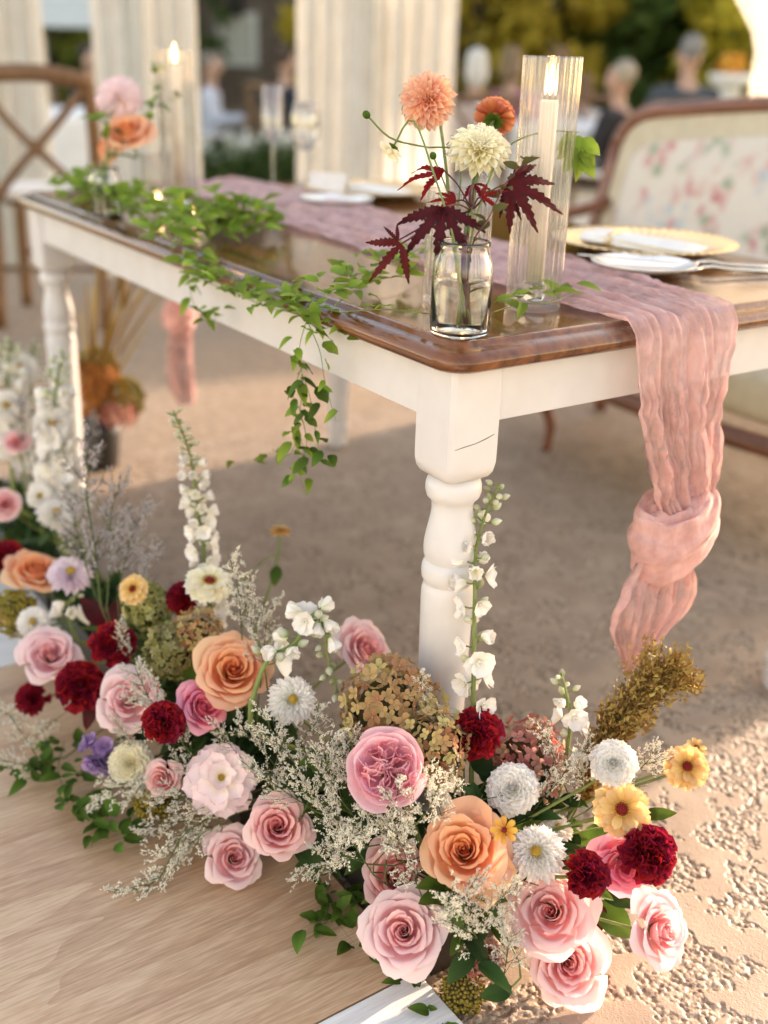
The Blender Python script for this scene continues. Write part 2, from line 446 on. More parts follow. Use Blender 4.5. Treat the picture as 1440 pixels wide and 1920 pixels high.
SPRAYS = [
    ((-0.1591,0.0243,0.1864), (-0.1886,0.1133,0.269), 'white'),
    ((-0.1675,0.0235,0.1734), (-0.2229,0.1027,0.2122), 'white'),
    ((-0.1811,0.0418,0.1495), (-0.1494,0.009,0.2832), 'white'),
    ((-0.1562,-0.0242,0.1674), (-0.1886,0.0285,0.2373), 'white'),
    ((-0.1473,-0.0862,0.1409), (-0.1762,-0.0296,0.2332), 'white'),
    ((-0.14,-0.0987,0.1469), (-0.1265,-0.1005,0.2753), 'white'),
    ((-0.1447,-0.0817,0.1531), (-0.1,-0.1346,0.2753), 'white'),
    ((-0.1485,-0.0754,0.1502), (-0.2015,-0.0341,0.1693), 'white'),
    ((-0.1555,-0.049,0.1509), (-0.2164,-0.02,0.115), 'white'),
    ((-0.1212,-0.1167,0.1681), (-0.1606,-0.09,0.2393), 'white'),
    ((-0.1258,-0.0998,0.1743), (-0.1311,-0.1363,0.2506), 'white'),
    ((-0.2075,0.1279,0.1377), (-0.3046,0.2129,0.1211), 'white'),
    ((-0.2276,0.1546,0.1009), (-0.3218,0.2271,0.0635), 'white'),
    ((-0.2295,0.1673,0.1023), (-0.3702,0.1847,0.0234), 'white'),
    ((-0.2181,0.14,0.116), (-0.2907,0.1805,0.0455), 'white'),
    ((-0.2233,0.1621,0.1214), (-0.2774,0.2148,0.172), 'white'),
    ((-0.0932,-0.1955,0.0826), (-0.0945,-0.216,0.2059), 'white'),
    ((-0.0825,-0.2028,0.083), (-0.0513,-0.2381,0.1903), 'white'),
    ((-0.0721,-0.2121,0.0684), (-0.1186,-0.2085,0.1882), 'white'),
    ((-0.0549,-0.2355,0.0362), (-0.0689,-0.2547,0.1443), 'white'),
    ((-0.0294,-0.0143,0.2864), (-0.0337,-0.015,0.3566), 'white'),
    ((-0.02,-0.0723,0.2682), (-0.0333,-0.0046,0.3311), 'white'),
    ((-0.0213,-0.0857,0.2607), (-0.0948,-0.1382,0.2755), 'white'),
    ((0.1223,-0.1598,0.1758), (0.131,-0.1566,0.2713), 'white'),
    ((0.1289,-0.1721,0.1814), (0.1989,-0.2184,0.263), 'white'),
    ((0.1241,-0.1466,0.1835), (0.0959,-0.1185,0.2778), 'white'),
    ((-0.1436,0.2133,0.2674), (-0.1017,0.2541,0.3524), 'white'),
    ((-0.1473,0.2634,0.278), (-0.1435,0.2894,0.4115), 'white'),
    ((-0.1437,0.1973,0.2671), (-0.1295,0.2688,0.3746), 'white'),
    ((-0.2339,0.2066,0.1424), (-0.2913,0.324,0.2429), 'white'),
    ((-0.0212,-0.1315,0.2331), (0.0475,-0.1534,0.2318), 'white'),
    ((-0.256,0.249,0.1335), (-0.3614,0.3182,0.0747), 'white'),
    ((-0.3898,0.5106,0.0417), (-0.4291,0.5439,0.1311), 'white'),
    ((-0.3996,0.4531,0.0412), (-0.4568,0.4844,0.1025), 'white'),
    ((-0.1796,-0.0111,0.0996), (-0.1696,-0.0929,0.2214), 'white'),
    ((-0.1155,-0.1563,0.1293), (-0.1485,-0.1296,0.23), 'white'),
    ((-0.1766,0.1076,0.1914), (-0.2104,0.1484,0.2565), 'white'),
    ((-0.1521,0.0924,0.2259), (-0.1397,0.0583,0.2998), 'white'),
    ((-0.1448,-0.005,0.2), (-0.1612,0.0219,0.2718), 'white'),
    ((-0.1453,0.0208,0.2085), (-0.1322,-0.0075,0.2947), 'white'),
    ((-0.1926,0.1088,0.1619), (-0.1821,0.0675,0.2603), 'white'),
    ((-0.2024,0.1678,0.1815), (-0.2343,0.1815,0.2374), 'white'),
    ((-0.2501,0.2593,0.1617), (-0.2921,0.2699,0.1978), 'white'),
    ((-0.2911,0.3239,0.1191), (-0.3207,0.341,0.1848), 'white'),
    ((-0.1263,-0.0513,0.2067), (-0.1595,-0.0269,0.261), 'white'),
    ((-0.073,-0.1246,0.2178), (-0.0942,-0.1147,0.2911), 'white'),
    ((0.0617,-0.1425,0.1896), (0.0881,-0.1645,0.2597), 'white'),
    ((-0.3407,0.4806,0.1315), (-0.3944,0.5137,0.0719), 'white'),
    ((-0.1531,0.3119,0.2824), (-0.1612,0.3645,0.3228), 'white'),
    ((-0.262,0.4002,0.2253), (-0.2653,0.4239,0.2879), 'white'),
    ((-0.2584,0.5374,0.2612), (-0.2292,0.6474,0.4646), 'lilac'),
    ((-0.2526,0.5292,0.2634), (-0.1925,0.5982,0.4282), 'lilac'),
    ((-0.2554,0.5691,0.2654), (-0.2571,0.6609,0.3912), 'lilac'),
    ((-0.2369,0.4891,0.2681), (-0.1735,0.5131,0.3493), 'lilac'),
    ((-0.2328,0.5324,0.2758), (-0.1701,0.576,0.3944), 'lilac'),
    ((-0.2027,1.0678,0.2906), (-0.1952,1.1551,0.4201), 'lilac'),
    ((-0.1261,1.0071,0.2964), (-0.0869,1.0004,0.4137), 'lilac'),
]
HYDRANGEAS = [
    ((-0.0485,0.0256,0.2869), 0.0649, 'brown', 'big brown green hydrangea head before the near table leg'),
    ((-0.0448,-0.0484,0.2711), 0.0477, 'brown', 'brown green hydrangea cluster against the near table leg, right of the garden rose'),
    ((0.1075,-0.0723,0.2032), 0.0566, 'pink', 'dusty pink hydrangea head behind the white ball dahlia'),
    ((-0.2074,0.4708,0.2825), 0.0367, 'green', 'green hydrangea head under the small yellow zinnia'),
    ((-0.2177,0.3641,0.2558), 0.0382, 'green', 'lime green hydrangea above a pale pink rose'),
    ((-0.1758,0.352,0.2786), 0.0367, 'brown', 'brown hydrangea under the flat cream zinnia'),
    ((-0.2848,0.2864,0.0644), 0.0314, 'olive', 'olive hydrangea buds under the small blush rose'),
    ((-0.3393,0.7501,0.1757), 0.0389, 'olive', 'yellow olive goldenrod tuft beside white stock'),
    ((-0.0694,-0.2139,0.0685), 0.0260, 'pink', 'small pink hydrangea florets low over the tray corner'),
    ((-0.0887,-0.2041,0.0202), 0.0277, 'olive', 'olive hydrangea buds hanging above the white floor panel'),
]
PLUME = [(0.142,-0.1488,0.1776), (0.1707,-0.1416,0.2306), (0.2068,-0.1427,0.2773), (0.2445,-0.1482,0.3176), (0.2756,-0.1608,0.335)]
ZSTEM = [(0.0375,0.4849,0.3474), (0.0239,0.4683,0.2964), (0.0074,0.4503,0.2389), (-0.0128,0.4223,0.1568)]
FLOORVINES = [[(-0.1044,-0.0136,0.02), (-0.1229,-0.002,0.02), (-0.1628,-0.0118,0.02), (-0.2059,-0.0292,0.02)], [(-0.139,-0.1046,0.012), (-0.1349,-0.158,0.012), (-0.1419,-0.2016,0.012), (-0.1417,-0.2338,0.012)], [(-0.3355,0.5478,0.03), (-0.3705,0.4687,0.03), (-0.3756,0.3796,0.03), (-0.3591,0.3119,0.03), (-0.3284,0.2653,0.03)], [(-0.357,0.5095,0.03), (-0.4098,0.477,0.03), (-0.4298,0.5213,0.03)], [(-0.3312,0.4126,0.02), (-0.3468,0.3473,0.02), (-0.3847,0.2875,0.02)], [(-0.1286,0.0443,0.015), (-0.157,0.0257,0.015), (-0.158,-0.0312,0.015), (-0.1581,-0.096,0.015)]]
TABLEVINES = [([(0.0818,1.6026,0.785), (0.0658,1.39,0.785), (0.0547,1.2036,0.785), (0.0708,1.111,0.785), (0.0783,1.003,0.785)], 170, .05),
    ([(-0.0494,0.6891,0.785), (0.0461,0.8348,0.785), (0.1317,0.906,0.785), (0.1471,0.8279,0.785), (0.2144,0.8731,0.785)], 230, .055),
    ([(-0.012,0.7172,0.7784), (-0.012,0.6583,0.7446), (-0.012,0.5522,0.742), (-0.012,0.4305,0.7404), (-0.012,0.3364,0.7457), (-0.012,0.2435,0.7298)], 125, .024),
    ([(-0.0342,0.2083,0.785), (0.0261,0.2657,0.785), (0.0948,0.3248,0.785), (0.1726,0.357,0.785), (0.2824,0.4332,0.785)], 75, .035),
    ([(-0.0417,0.1769,0.785), (0.0156,0.1663,0.785), (0.0502,0.1215,0.785), (0.077,0.1015,0.785)], 7, .006),
    ([(0.1334,0.0911,0.785), (0.1978,0.1141,0.785), (0.2387,0.1018,0.785), (0.3355,0.1475,0.785)], 16, .02)]
HANGVINES = [([(-0.025,0.2918,0.75), (-0.025,0.3107,0.709), (-0.025,0.3048,0.6725), (-0.025,0.3109,0.6087), (-0.025,0.3376,0.5441), (-0.025,0.4121,0.5208), (-0.025,0.5233,0.4584)], 20),
    ([(-0.022,0.31,0.6708), (-0.022,0.2893,0.6454), (-0.022,0.2743,0.6029), (-0.022,0.2593,0.5681), (-0.022,0.2376,0.5592)], 14),
    ([(-0.028,0.3011,0.6814), (-0.028,0.3238,0.6371), (-0.028,0.3087,0.5939), (-0.028,0.2935,0.5423), (-0.028,0.3487,0.4992)], 14),
    ([(-0.02,0.2932,0.7419), (-0.02,0.2645,0.7114), (-0.02,0.2499,0.6704), (-0.02,0.2212,0.6256)], 7),
    ([(-0.03,0.3051,0.6268), (-0.03,0.2826,0.5781), (-0.03,0.3054,0.5306), (-0.03,0.2824,0.4972)], 8),
    ([(-0.02,0.6902,0.7658), (-0.02,0.6751,0.7075), (-0.02,0.6263,0.682), (-0.02,0.5569,0.7044)], 14)]
BIGLEAVES = [
    ((0.1736,-0.1832,0.135), (0.1208,-0.1672,0.1205), 0.36, 'm', 'broad green zinnia leaf below the largest yellow zinnia'),
    ((0.1704,-0.229,0.1957), (0.2007,-0.258,0.206), 0.2, 'm', 'narrow green leaf pointing away from the largest yellow zinnia'),
    ((0.1206,-0.2171,0.069), (0.1424,-0.2639,0.0327), 0.34, 'm', 'dark glossy rose leaf beside the sideways pale pink rose'),
    ((0.1186,-0.2088,0.0724), (0.0974,-0.2332,0.0217), 0.36, 'r', 'brownish rose leaf below the pale roses over the concrete'),
    ((0.1275,-0.212,0.0885), (0.1562,-0.2538,0.0713), 0.3, 'd', 'dark green rose leaf under the bright pink peony'),
    ((-0.1796,0.5083,0.2773), (-0.1535,0.466,0.2558), 0.26, 'm', 'small green leaf on the stem of the small yellow zinnia'),
    ((-0.0898,-0.0233,0.1638), (-0.1324,0.0152,0.2071), 0.36, 'd', 'large dark leaf left of the garden rose'),
    ((-0.0431,-0.2419,0.0352), (-0.0833,-0.2299,0.03), 0.3, 'd', 'dark leaf low beside the low pale rose'),
    ((-0.1738,0.0546,0.1198), (-0.1653,0.0126,0.075), 0.3, 'd', 'dark leaf below the rose with the pink heart'),
    ((-0.2364,0.584,0.2041), (-0.2672,0.6147,0.2482), 0.3, 'r', 'dark burgundy leaf above the red carnation'),
    ((-0.2461,0.544,0.2159), (-0.2247,0.5431,0.2689), 0.25, 'r', 'narrow burgundy leaf beside the small yellow zinnia'),
    ((-0.3012,0.4666,0.1551), (-0.3287,0.4479,0.1069), 0.25, 'r', 'dusky leaf hanging below the red carnation'),
    ((-0.1937,0.3241,0.1972), (-0.2011,0.341,0.246), 0.3, 'm', 'green leaf between magenta peony and lime hydrangea'),
    ((0.0224,0.4693,0.2964), (0.0068,0.4524,0.268), 0.3, 'm', 'small heart shaped leaf on the tall bare zinnia stem'),
]
FILL = [(0.1121,-0.1456,0.1355), (0.1187,-0.1903,0.1293), (0.0378,-0.1538,0.1946), (0.1137,-0.2249,0.0962), (-0.0122,-0.1256,0.2337), (0.1251,-0.1351,0.1842), (0.1222,-0.1575,0.157), (0.1259,-0.2106,0.1408), (0.0239,-0.2029,0.1312), (-0.0855,-0.1694,0.1415), (0.1122,-0.11,0.1641), (0.0307,-0.0989,0.2407), (-0.1393,0.0581,0.225), (-0.1306,0.0184,0.2211), (-0.1676,0.0653,0.1801), (-0.0727,0.0593,0.2763)]
STOCK = (-0.3299,0.3686,0.1178)
GUESTS = [((5.674,4.692,1.189), 'suit'), ((4.123,5.173,1.063), 'white'), ((4.83,5.622,1.092), 'pink'), ((4.593,4.299,1.022), 'dark'), ((5.601,5.672,0.943), 'navy'), ((3.922,7.418,1.055), 'navy2'), ((3.594,8.147,1.006), 'shirt'), ((2.516,8.115,1.033), 'dark2'), ((6.29,6.739,1.126), 'brown')]
# tabletop jar flowers
JP_cream = (0.1583,0.1692,0.9773)
JP_peach = (0.1518,0.28,1.0305)
JP_orange = (0.2447,0.246,1.0124)
JP_ran = (0.0621,0.2318,0.9695)
JP_bud = (0.0465,0.2645,1.0125)
JP_bud2 = (0.0943,0.1825,0.9683)
JP_jarrim = (0.087,0.1048,0.8578)
JP_redleaf1 = (0.0382,0.0921,0.8961)
JP_leafL = (-0.0094,0.1108,0.8683)
JP_leafR = (0.1854,0.1024,0.9348)
JP_red2 = (0.086,0.1667,0.952)
JP_red3 = (0.1296,0.1421,0.9371)
JP_red4 = (0.102,0.1078,0.9099)
JP_green = (0.2913,0.1282,0.9739)
JP_vineend = (0.2076,0.1656,0.9854)
JP_bs = (0.2215,0.1228,0.9721)
KP_dahlia = (0.1188,1.3119,0.9924)
KP_rose = (0.0962,1.2339,0.9381)
KP_ivy1 = (0.1697,1.2663,0.9721)
KP_ivy2 = (0.1945,1.2985,1.0685)
KP_ivy3 = (0.2316,1.2375,0.9994)
KP_leaf = (0.0578,1.3314,0.9479)
KP_jar = (0.047,1.2242,0.8783)
# ------------------------------------------------------------------ ground
M_lawn = noise_mat('lawn_grass', (.035, .065, .014), (.10, .13, .03), scale=3, rough=.9, bump=.6, bscale=40, detail=8)
def plane_mesh(name, x0, x1, y0, y1, z, n=1):
    P, F, _ = grid(lambda u, v: np.stack([x0 + u * (x1 - x0), y0 + v * (y1 - y0), np.full(u.shape, z)], 1), n + 1, n + 1)
    return mesh(name, P, F)
lawn = struct(obj('lawn', plane_mesh('lawn', -120, 160, -120, 200, -0.03, 8), M_lawn))

def concrete_mat():
    m, nt, b, out = new_mat('textured_concrete')
    tc = node(nt, 'ShaderNodeTexCoord')
    n = node(nt, 'ShaderNodeTexNoise'); n.inputs['Scale'].default_value = 9; n.inputs['Detail'].default_value = 6
    nt.links.new(tc.outputs['Object'], n.inputs[0])
    rp = ramp(nt, [(.3, (.27, .19, .135)), (.7, (.39, .295, .215))])
    nt.links.new(n.outputs[0], rp.inputs[0])
    vo = node(nt, 'ShaderNodeTexVoronoi'); vo.inputs['Scale'].default_value = 190
    nt.links.new(tc.outputs['Object'], vo.inputs[0])
    sc = node(nt, 'ShaderNodeSeparateColor'); nt.links.new(vo.outputs['Color'], sc.inputs[0])
    r2 = ramp(nt, [(.0, (.16, .105, .068)), (.5, (.30, .215, .148)), (1.0, (.45, .355, .265))])
    nt.links.new(sc.outputs[0], r2.inputs[0])
    at = node(nt, 'ShaderNodeAttribute', attribute_name='t')
    mx = node(nt, 'ShaderNodeMix', data_type='RGBA')
    nt.links.new(at.outputs['Fac'], mx.inputs['Factor']); nt.links.new(r2.outputs[0], mx.inputs['A']); nt.links.new(rp.outputs[0], mx.inputs['B'])
    nt.links.new(mx.outputs['Result'], b.inputs['Base Color'])
    b.inputs['Roughness'].default_value = .55
    n2 = node(nt, 'ShaderNodeTexNoise'); n2.inputs['Scale'].default_value = 420; nt.links.new(tc.outputs['Object'], n2.inputs[0])
    bp = node(nt, 'ShaderNodeBump'); bp.inputs['Strength'].default_value = .3; bp.inputs['Distance'].default_value = .002
    nt.links.new(n2.outputs[0], bp.inputs['Height']); nt.links.new(bp.outputs[0], b.inputs['Normal'])
    return m
M_conc = concrete_mat()
M_conc2 = noise_mat('textured_concrete_far', (.21, .148, .10), (.37, .275, .195), scale=34, rough=.6, bump=1.0, bscale=90, spec=.45)
# near slab: trowelled plateaus with pebbly recesses between them, as relief
def relief(X0, X1, Y0, Y1, res, stamps, rmax, name):
    nx, ny = int((X1 - X0) / res), int((Y1 - Y0) / res)
    xs, ys = np.linspace(X0, X1, nx), np.linspace(Y0, Y1, ny)
    GX, GY = np.meshgrid(xs, ys)
    wx, wy = GX + .010 * (vnoise(GX * 60, GY * 60, 8) - .5), GY + .010 * (vnoise(GX * 60 + 7, GY * 60, 9) - .5)
    big = (vnoise(wx * 26 + 40, wy * 26 + 40, 1) + .7 * vnoise(wx * 60 + 49, wy * 60 + 40, 2) + .4 * vnoise(wx * 150 + 40, wy * 150 + 40, 3)) / 2.1
    plate = np.clip((big - .49) / .018, 0, 1)
    peb = np.zeros((ny, nx))
    prng = np.random.default_rng(3)
    for q in range(stamps):
        i, j = prng.integers(2, ny - 3), prng.integers(2, nx - 3)
        rad = .9 + (rmax - .9) * prng.random() ** 1.6
        k = int(math.ceil(rad))
        ii, jj = np.ogrid[-k:k + 1, -k:k + 1]
        w = np.clip(1 - (ii * ii * prng.uniform(.7, 1.4) + jj * jj) / (rad * rad + .2), 0, 1) ** .4 * rad * res * prng.uniform(.28, .48)
        a0, a1, b0, b1 = max(i - k, 0), min(i + k + 1, ny), max(j - k, 0), min(j + k + 1, nx)
        w = w[a0 - i + k:a1 - i + k, b0 - j + k:b1 - j + k]
        peb[a0:a1, b0:b1] = np.maximum(peb[a0:a1, b0:b1], w)
    fine = vnoise(GX * 300 + 40, GY * 300 + 40, 5) * .0002
    H = -0.0036 + plate * .0020 + (1 - plate) * peb + fine
    P = np.stack([GX.ravel(), GY.ravel(), H.ravel()], 1)
    I = (np.arange(ny - 1)[:, None] * nx + np.arange(nx - 1)[None, :]).ravel()
    F = np.stack([I, I + 1, I + 1 + nx, I + nx], 1)
    me = bpy.data.meshes.new(name)
    me.vertices.add(len(P)); me.vertices.foreach_set('co', P.astype(np.float32).ravel())
    me.loops.add(len(F) * 4); me.loops.foreach_set('vertex_index', F.astype(np.int32).ravel())
    me.polygons.add(len(F)); me.polygons.foreach_set('loop_start', np.arange(len(F), dtype=np.int32) * 4)
    me.polygons.foreach_set('loop_total', np.full(len(F), 4, dtype=np.int32))
    me.update(calc_edges=True); me.validate()
    me.polygons.foreach_set('use_smooth', [True] * len(me.polygons))
    a_ = me.attributes.new('t', 'FLOAT', 'POINT'); a_.data.foreach_set('value', plate.ravel().astype(np.float32))
    me.materials.append(None)
    return struct(obj(name, me, M_conc))
relief(-.1125, 1.0, -.62, .30, .0016, 46000, 3.4, 'patio')
relief(-.1125, 1.9, .30, 1.9, .0042, 42000, 2.0, 'patio')
relief(1.0, 1.9, -.62, .30, .0042, 9000, 2.0, 'patio')
X0, X1, Y0, Y1 = -.1125, 1.9, -.62, 1.9
# the rest of the patio
b = MB()
for (x0, x1, y0, y1) in ((X1, 5.6, -4, 6.4), (X0, X1, Y1, 6.4), (X0, X1, -4, Y0), (-4, X0, -4, 6.4)):
    b.add([(x0, y0, -.0045), (x1, y0, -.0045), (x1, y1, -.0045), (x0, y1, -.0045)], [(0, 1, 2, 3)])
    b.add([(x0, y0, -.06), (x1, y0, -.06), (x1, y1, -.06), (x0, y1, -.06)], [(0, 1, 2, 3)])
struct(obj('patio_slab', b.mesh('patio_slab', False), M_conc2))

# ------------------------------------------------------------------ dance floor of wood and white panels
def laminate(name, dark, mid, lite, rough=.32):
    m, nt, b, out = new_mat(name)
    tc = node(nt, 'ShaderNodeTexCoord')
    mp = node(nt, 'ShaderNodeMapping')
    mp.inputs['Scale'].default_value = (0.16, 1.0, 1.0)
    mp.inputs['Rotation'].default_value = (0, 0, R(7))
    nt.links.new(tc.outputs['Object'], mp.inputs[0])
    n1 = node(nt, 'ShaderNodeTexNoise'); n1.inputs['Scale'].default_value = 2.3; n1.inputs['Detail'].default_value = 2.5; n1.inputs['Distortion'].default_value = .7
    nt.links.new(mp.outputs[0], n1.inputs[0])
    mu = node(nt, 'ShaderNodeMath', operation='MULTIPLY'); mu.inputs[1].default_value = 17
    nt.links.new(n1.outputs[0], mu.inputs[0])
    fr_ = node(nt, 'ShaderNodeMath', operation='FRACT'); nt.links.new(mu.outputs[0], fr_.inputs[0])
    sn = node(nt, 'ShaderNodeMath', operation='POWER'); nt.links.new(fr_.outputs[0], sn.inputs[0]); sn.inputs[1].default_value = 2.5
    mp2 = node(nt, 'ShaderNodeMapping'); mp2.inputs['Scale'].default_value = (12, 170, 1); mp2.inputs['Rotation'].default_value = (0, 0, R(7))
    nt.links.new(tc.outputs['Object'], mp2.inputs[0])
    n2 = node(nt, 'ShaderNodeTexNoise'); n2.inputs['Scale'].default_value = 1.5; n2.inputs['Detail'].default_value = 6; n2.inputs['Roughness'].default_value = .6
    nt.links.new(mp2.outputs[0], n2.inputs[0])
    n3 = node(nt, 'ShaderNodeTexNoise'); n3.inputs['Scale'].default_value = 6; n3.inputs['Detail'].default_value = 3
    nt.links.new(mp.outputs[0], n3.inputs[0])
    a = node(nt, 'ShaderNodeMath', operation='MULTIPLY_ADD'); a.inputs[1].default_value = -.17
    nt.links.new(sn.outputs[0], a.inputs[0]); nt.links.new(n2.outputs[0], a.inputs[2])
    a2 = node(nt, 'ShaderNodeMath', operation='MULTIPLY_ADD'); a2.inputs[1].default_value = .75
    nt.links.new(n3.outputs[0], a2.inputs[0]); nt.links.new(a.outputs[0], a2.inputs[2])
    rp = ramp(nt, [(.48, dark), (.80, mid), (1.05, lite)])
    nt.links.new(a2.outputs[0], rp.inputs[0])
    nt.links.new(rp.outputs[0], b.inputs['Base Color'])
    b.inputs['Roughness'].default_value = rough
    bp = node(nt, 'ShaderNodeBump'); bp.inputs['Strength'].default_value = .25; bp.inputs['Distance'].default_value = .001
    nt.links.new(n2.outputs[0], bp.inputs['Height']); nt.links.new(bp.outputs[0], b.inputs['Normal'])
    return m
M_lam = laminate('oak_laminate', (.33, .18, .095), (.50, .31, .185), (.62, .43, .275))
M_lamw = laminate('white_laminate', (.52, .51, .50), (.66, .65, .63), (.74, .73, .70), rough=.4)
M_black = flat_mat('black_rubber_seam', (.012, .011, .010), rough=.6)
def slab(x0, x1, y0, y1, z0, z1, bev=.0012):
    bm = bmesh.new()
    bmesh.ops.create_cube(bm, size=1)
    bmesh.ops.scale(bm, vec=(x1 - x0, y1 - y0, z1 - z0), verts=bm.verts)
    bmesh.ops.translate(bm, vec=((x0 + x1) / 2, (y0 + y1) / 2, (z0 + z1) / 2), verts=bm.verts)
    if bev:
        bmesh.ops.bevel(bm, geom=bm.edges[:], offset=bev, segments=2, affect='EDGES', profile=.5)
    me = bpy.data.meshes.new('slab'); bm.to_mesh(me); bm.free()
    me.materials.append(None)
    return me
floor = struct(obj('dance_floor', slab(-4.12, -.1130, -2.16, 2.86, .0, .0105, 0), M_black))
for ix in range(4):
    for iy in range(5):
        x1 = -.1155 - ix * 1.003
        y0 = -2.149 + iy * 1.003
        wood = (ix + iy) % 2 == 0
        obj('panel', slab(x1 - 1.0, x1, y0, y0 + 1.0, .0104, .0155), M_lam if wood else M_lamw, floor)

# ------------------------------------------------------------------ the table
TL, TW, TH = 1.722, 0.94, 0.77
def wood_mat(name, dark, lite, along='y', rough=.16):
    m, nt, b, out = new_mat(name)
    tc = node(nt, 'ShaderNodeTexCoord'); mp = node(nt, 'ShaderNodeMapping')
    mp.inputs['Scale'].default_value = (30, 2.2, 30) if along == 'y' else (2.2, 30, 30)
    nt.links.new(tc.outputs['Object'], mp.inputs[0])
    n = node(nt, 'ShaderNodeTexNoise'); n.inputs['Scale'].default_value = 1.6; n.inputs['Detail'].default_value = 8; n.inputs['Distortion'].default_value = .4
    nt.links.new(mp.outputs[0], n.inputs[0])
    rp = ramp(nt, [(.3, dark), (.72, lite)])
    nt.links.new(n.outputs[0], rp.inputs[0]); nt.links.new(rp.outputs[0], b.inputs['Base Color'])
    b.inputs['Roughness'].default_value = rough
    b.inputs['Coat Weight'].default_value = .3; b.inputs['Coat Roughness'].default_value = .10; b.inputs['Specular IOR Level'].default_value = .4
    bp = node(nt, 'ShaderNodeBump'); bp.inputs['Strength'].default_value = .22; bp.inputs['Distance'].default_value = .0015
    nt.links.new(n.outputs[0], bp.inputs['Height']); nt.links.new(bp.outputs[0], b.inputs['Normal'])
    return m
M_top = wood_mat('varnished_walnut_top', (.062, .019, .006), (.235, .08, .024), 'y', .15)
M_white = noise_mat('white_painted_wood', (.57, .545, .535), (.63, .61, .60), scale=14, rough=.42, bump=.06, bscale=70)
table = thing('farm_table', 'white farmhouse table with turned legs and glossy brown wooden top', 'table', (0, 0, 0))
def rrect(inset, r, z, n=7):
    r = max(r - inset, .003)
    x0, x1, y0, y1 = inset, TW - inset, inset, TL - inset
    P = []
    for (cx_, cy_, a0) in ((x1 - r, y1 - r, 0), (x0 + r, y1 - r, 90), (x0 + r, y0 + r, 180), (x1 - r, y0 + r, 270)):
        for k in range(n):
            a = R(a0 + 90 * k / (n - 1))
            P.append((cx_ + r * math.cos(a), cy_ + r * math.sin(a), z))
    return P
prof = [(.06, .7345), (.022, .7345), (.010, .7360), (.003, .7405), (.0, .7470), (.002, .7535), (.008, .7590), (.016, .7620), (.022, .7630), (.0245, .7645), (.0262, .7680), (.029, .7695), (.034, .77), (.10, .77)]
V = []
for ins, z in prof:
    V += rrect(ins, .045, z)
nn = 28
F = []
for k in range(len(prof) - 1):
    for j in range(nn):
        F.append((k * nn + j, k * nn + (j + 1) % nn, (k + 1) * nn + (j + 1) % nn, (k + 1) * nn + j))
F.append(tuple(range(nn))[::-1]); F.append(tuple((len(prof) - 1) * nn + j for j in range(nn)))
obj('tabletop', mesh('tabletop', V, F), M_top, table)
LB, LI = .080, .0225
def leg_mesh():
    b = MB()
    h = LB / 2
    # square block with rounded shoulders at its foot
    rows = [(h, .7343), (h, .615), (h * .995, .607), (h * .95, .597), (h * .86, .590), (h * .70, .586)]
    P, F = [], []
    for hw, z in rows:
        c = .006
        P += [(hw, -hw + c, z), (hw, hw - c, z), (hw - c, hw, z), (-hw + c, hw, z), (-hw, hw - c, z), (-hw, -hw + c, z), (-hw + c, -hw, z), (hw - c, -hw, z)]
    for k in range(len(rows) - 1):
        for j in range(8):
            F.append((k * 8 + j, (k + 1) * 8 + j, (k + 1) * 8 + (j + 1) % 8, k * 8 + (j + 1) % 8))
    F.append(tuple(range(8))); F.append(tuple(5 * 8 + j for j in range(8))[::-1])
    b.add(P, F)
    pr = [(.026, .5875), (.031, .584), (.0352, .580), (.0368, .574), (.0368, .566), (.0345, .558), (.0295, .553), (.0275, .547), (.0272, .540), (.0282, .530), (.0305, .518), (.0332, .505), (.0350, .494), (.0356, .484), (.0348, .474), (.0322, .468), (.0318, .466), (.0345, .463), (.0366, .457), (.0370, .449), (.0362, .441), (.0338, .436), (.0320, .4335), (.0318, .432), (.0342, .428), (.0356, .421), (.0358, .412), (.0352, .36), (.0342, .28), (.0325, .19), (.0300, .11), (.0280, .078), (.0275, .072), (.0310, .068), (.0330, .061), (.0310, .054), (.0265, .050), (.0265, .044), (.0295, .030), (.0290, .014), (.0250, .0)]
    b.lathe(pr[::-1], 40)
    return b.mesh('leg')
lm = leg_mesh()
bevel_legs = []
for (x, y) in ((LI + LB / 2, LI + LB / 2), (LI + LB / 2, TL - LI - LB / 2), (TW - LI - LB / 2, LI + LB / 2), (TW - LI - LB / 2, TL - LI - LB / 2)):
    lg = obj('leg', lm, M_white, table, Matrix.Translation((x, y, 0)))
    bevel_legs.append(lg)
me_ = lm
for pl in me_.polygons:
    pass
lm.set_sharp_from_angle(angle=R(40))
e0, e1 = LI + .008, LI + LB
def apron(x0, x1, y0, y1):
    return slab(x0, x1, y0, y1, .662, .7342, .0015)
for me_ap in (apron(e0, e0 + .022, e1, TL - e1), apron(TW - e0 - .022, TW - e0, e1, TL - e1), apron(e1, TW - e1, e0, e0 + .022), apron(e1, TW - e1, TL - e0 - .022, TL - e0)):
    obj('apron', me_ap, M_white, table)
b = MB()
b.tube([(LI + .006, LI - .0003, .6365), (LI + .02, LI - .0003, .6385), (LI + .04, LI - .0003, .6405), (LI + .055, LI - .0003, .644), (LI + .068, LI - .0003, .648)], [.0002, .0005, .0004, .0006, .0003], 5)
obj('scratch', b.mesh('scratch'), flat_mat('dark_scratch', (.12, .07, .04)), table)
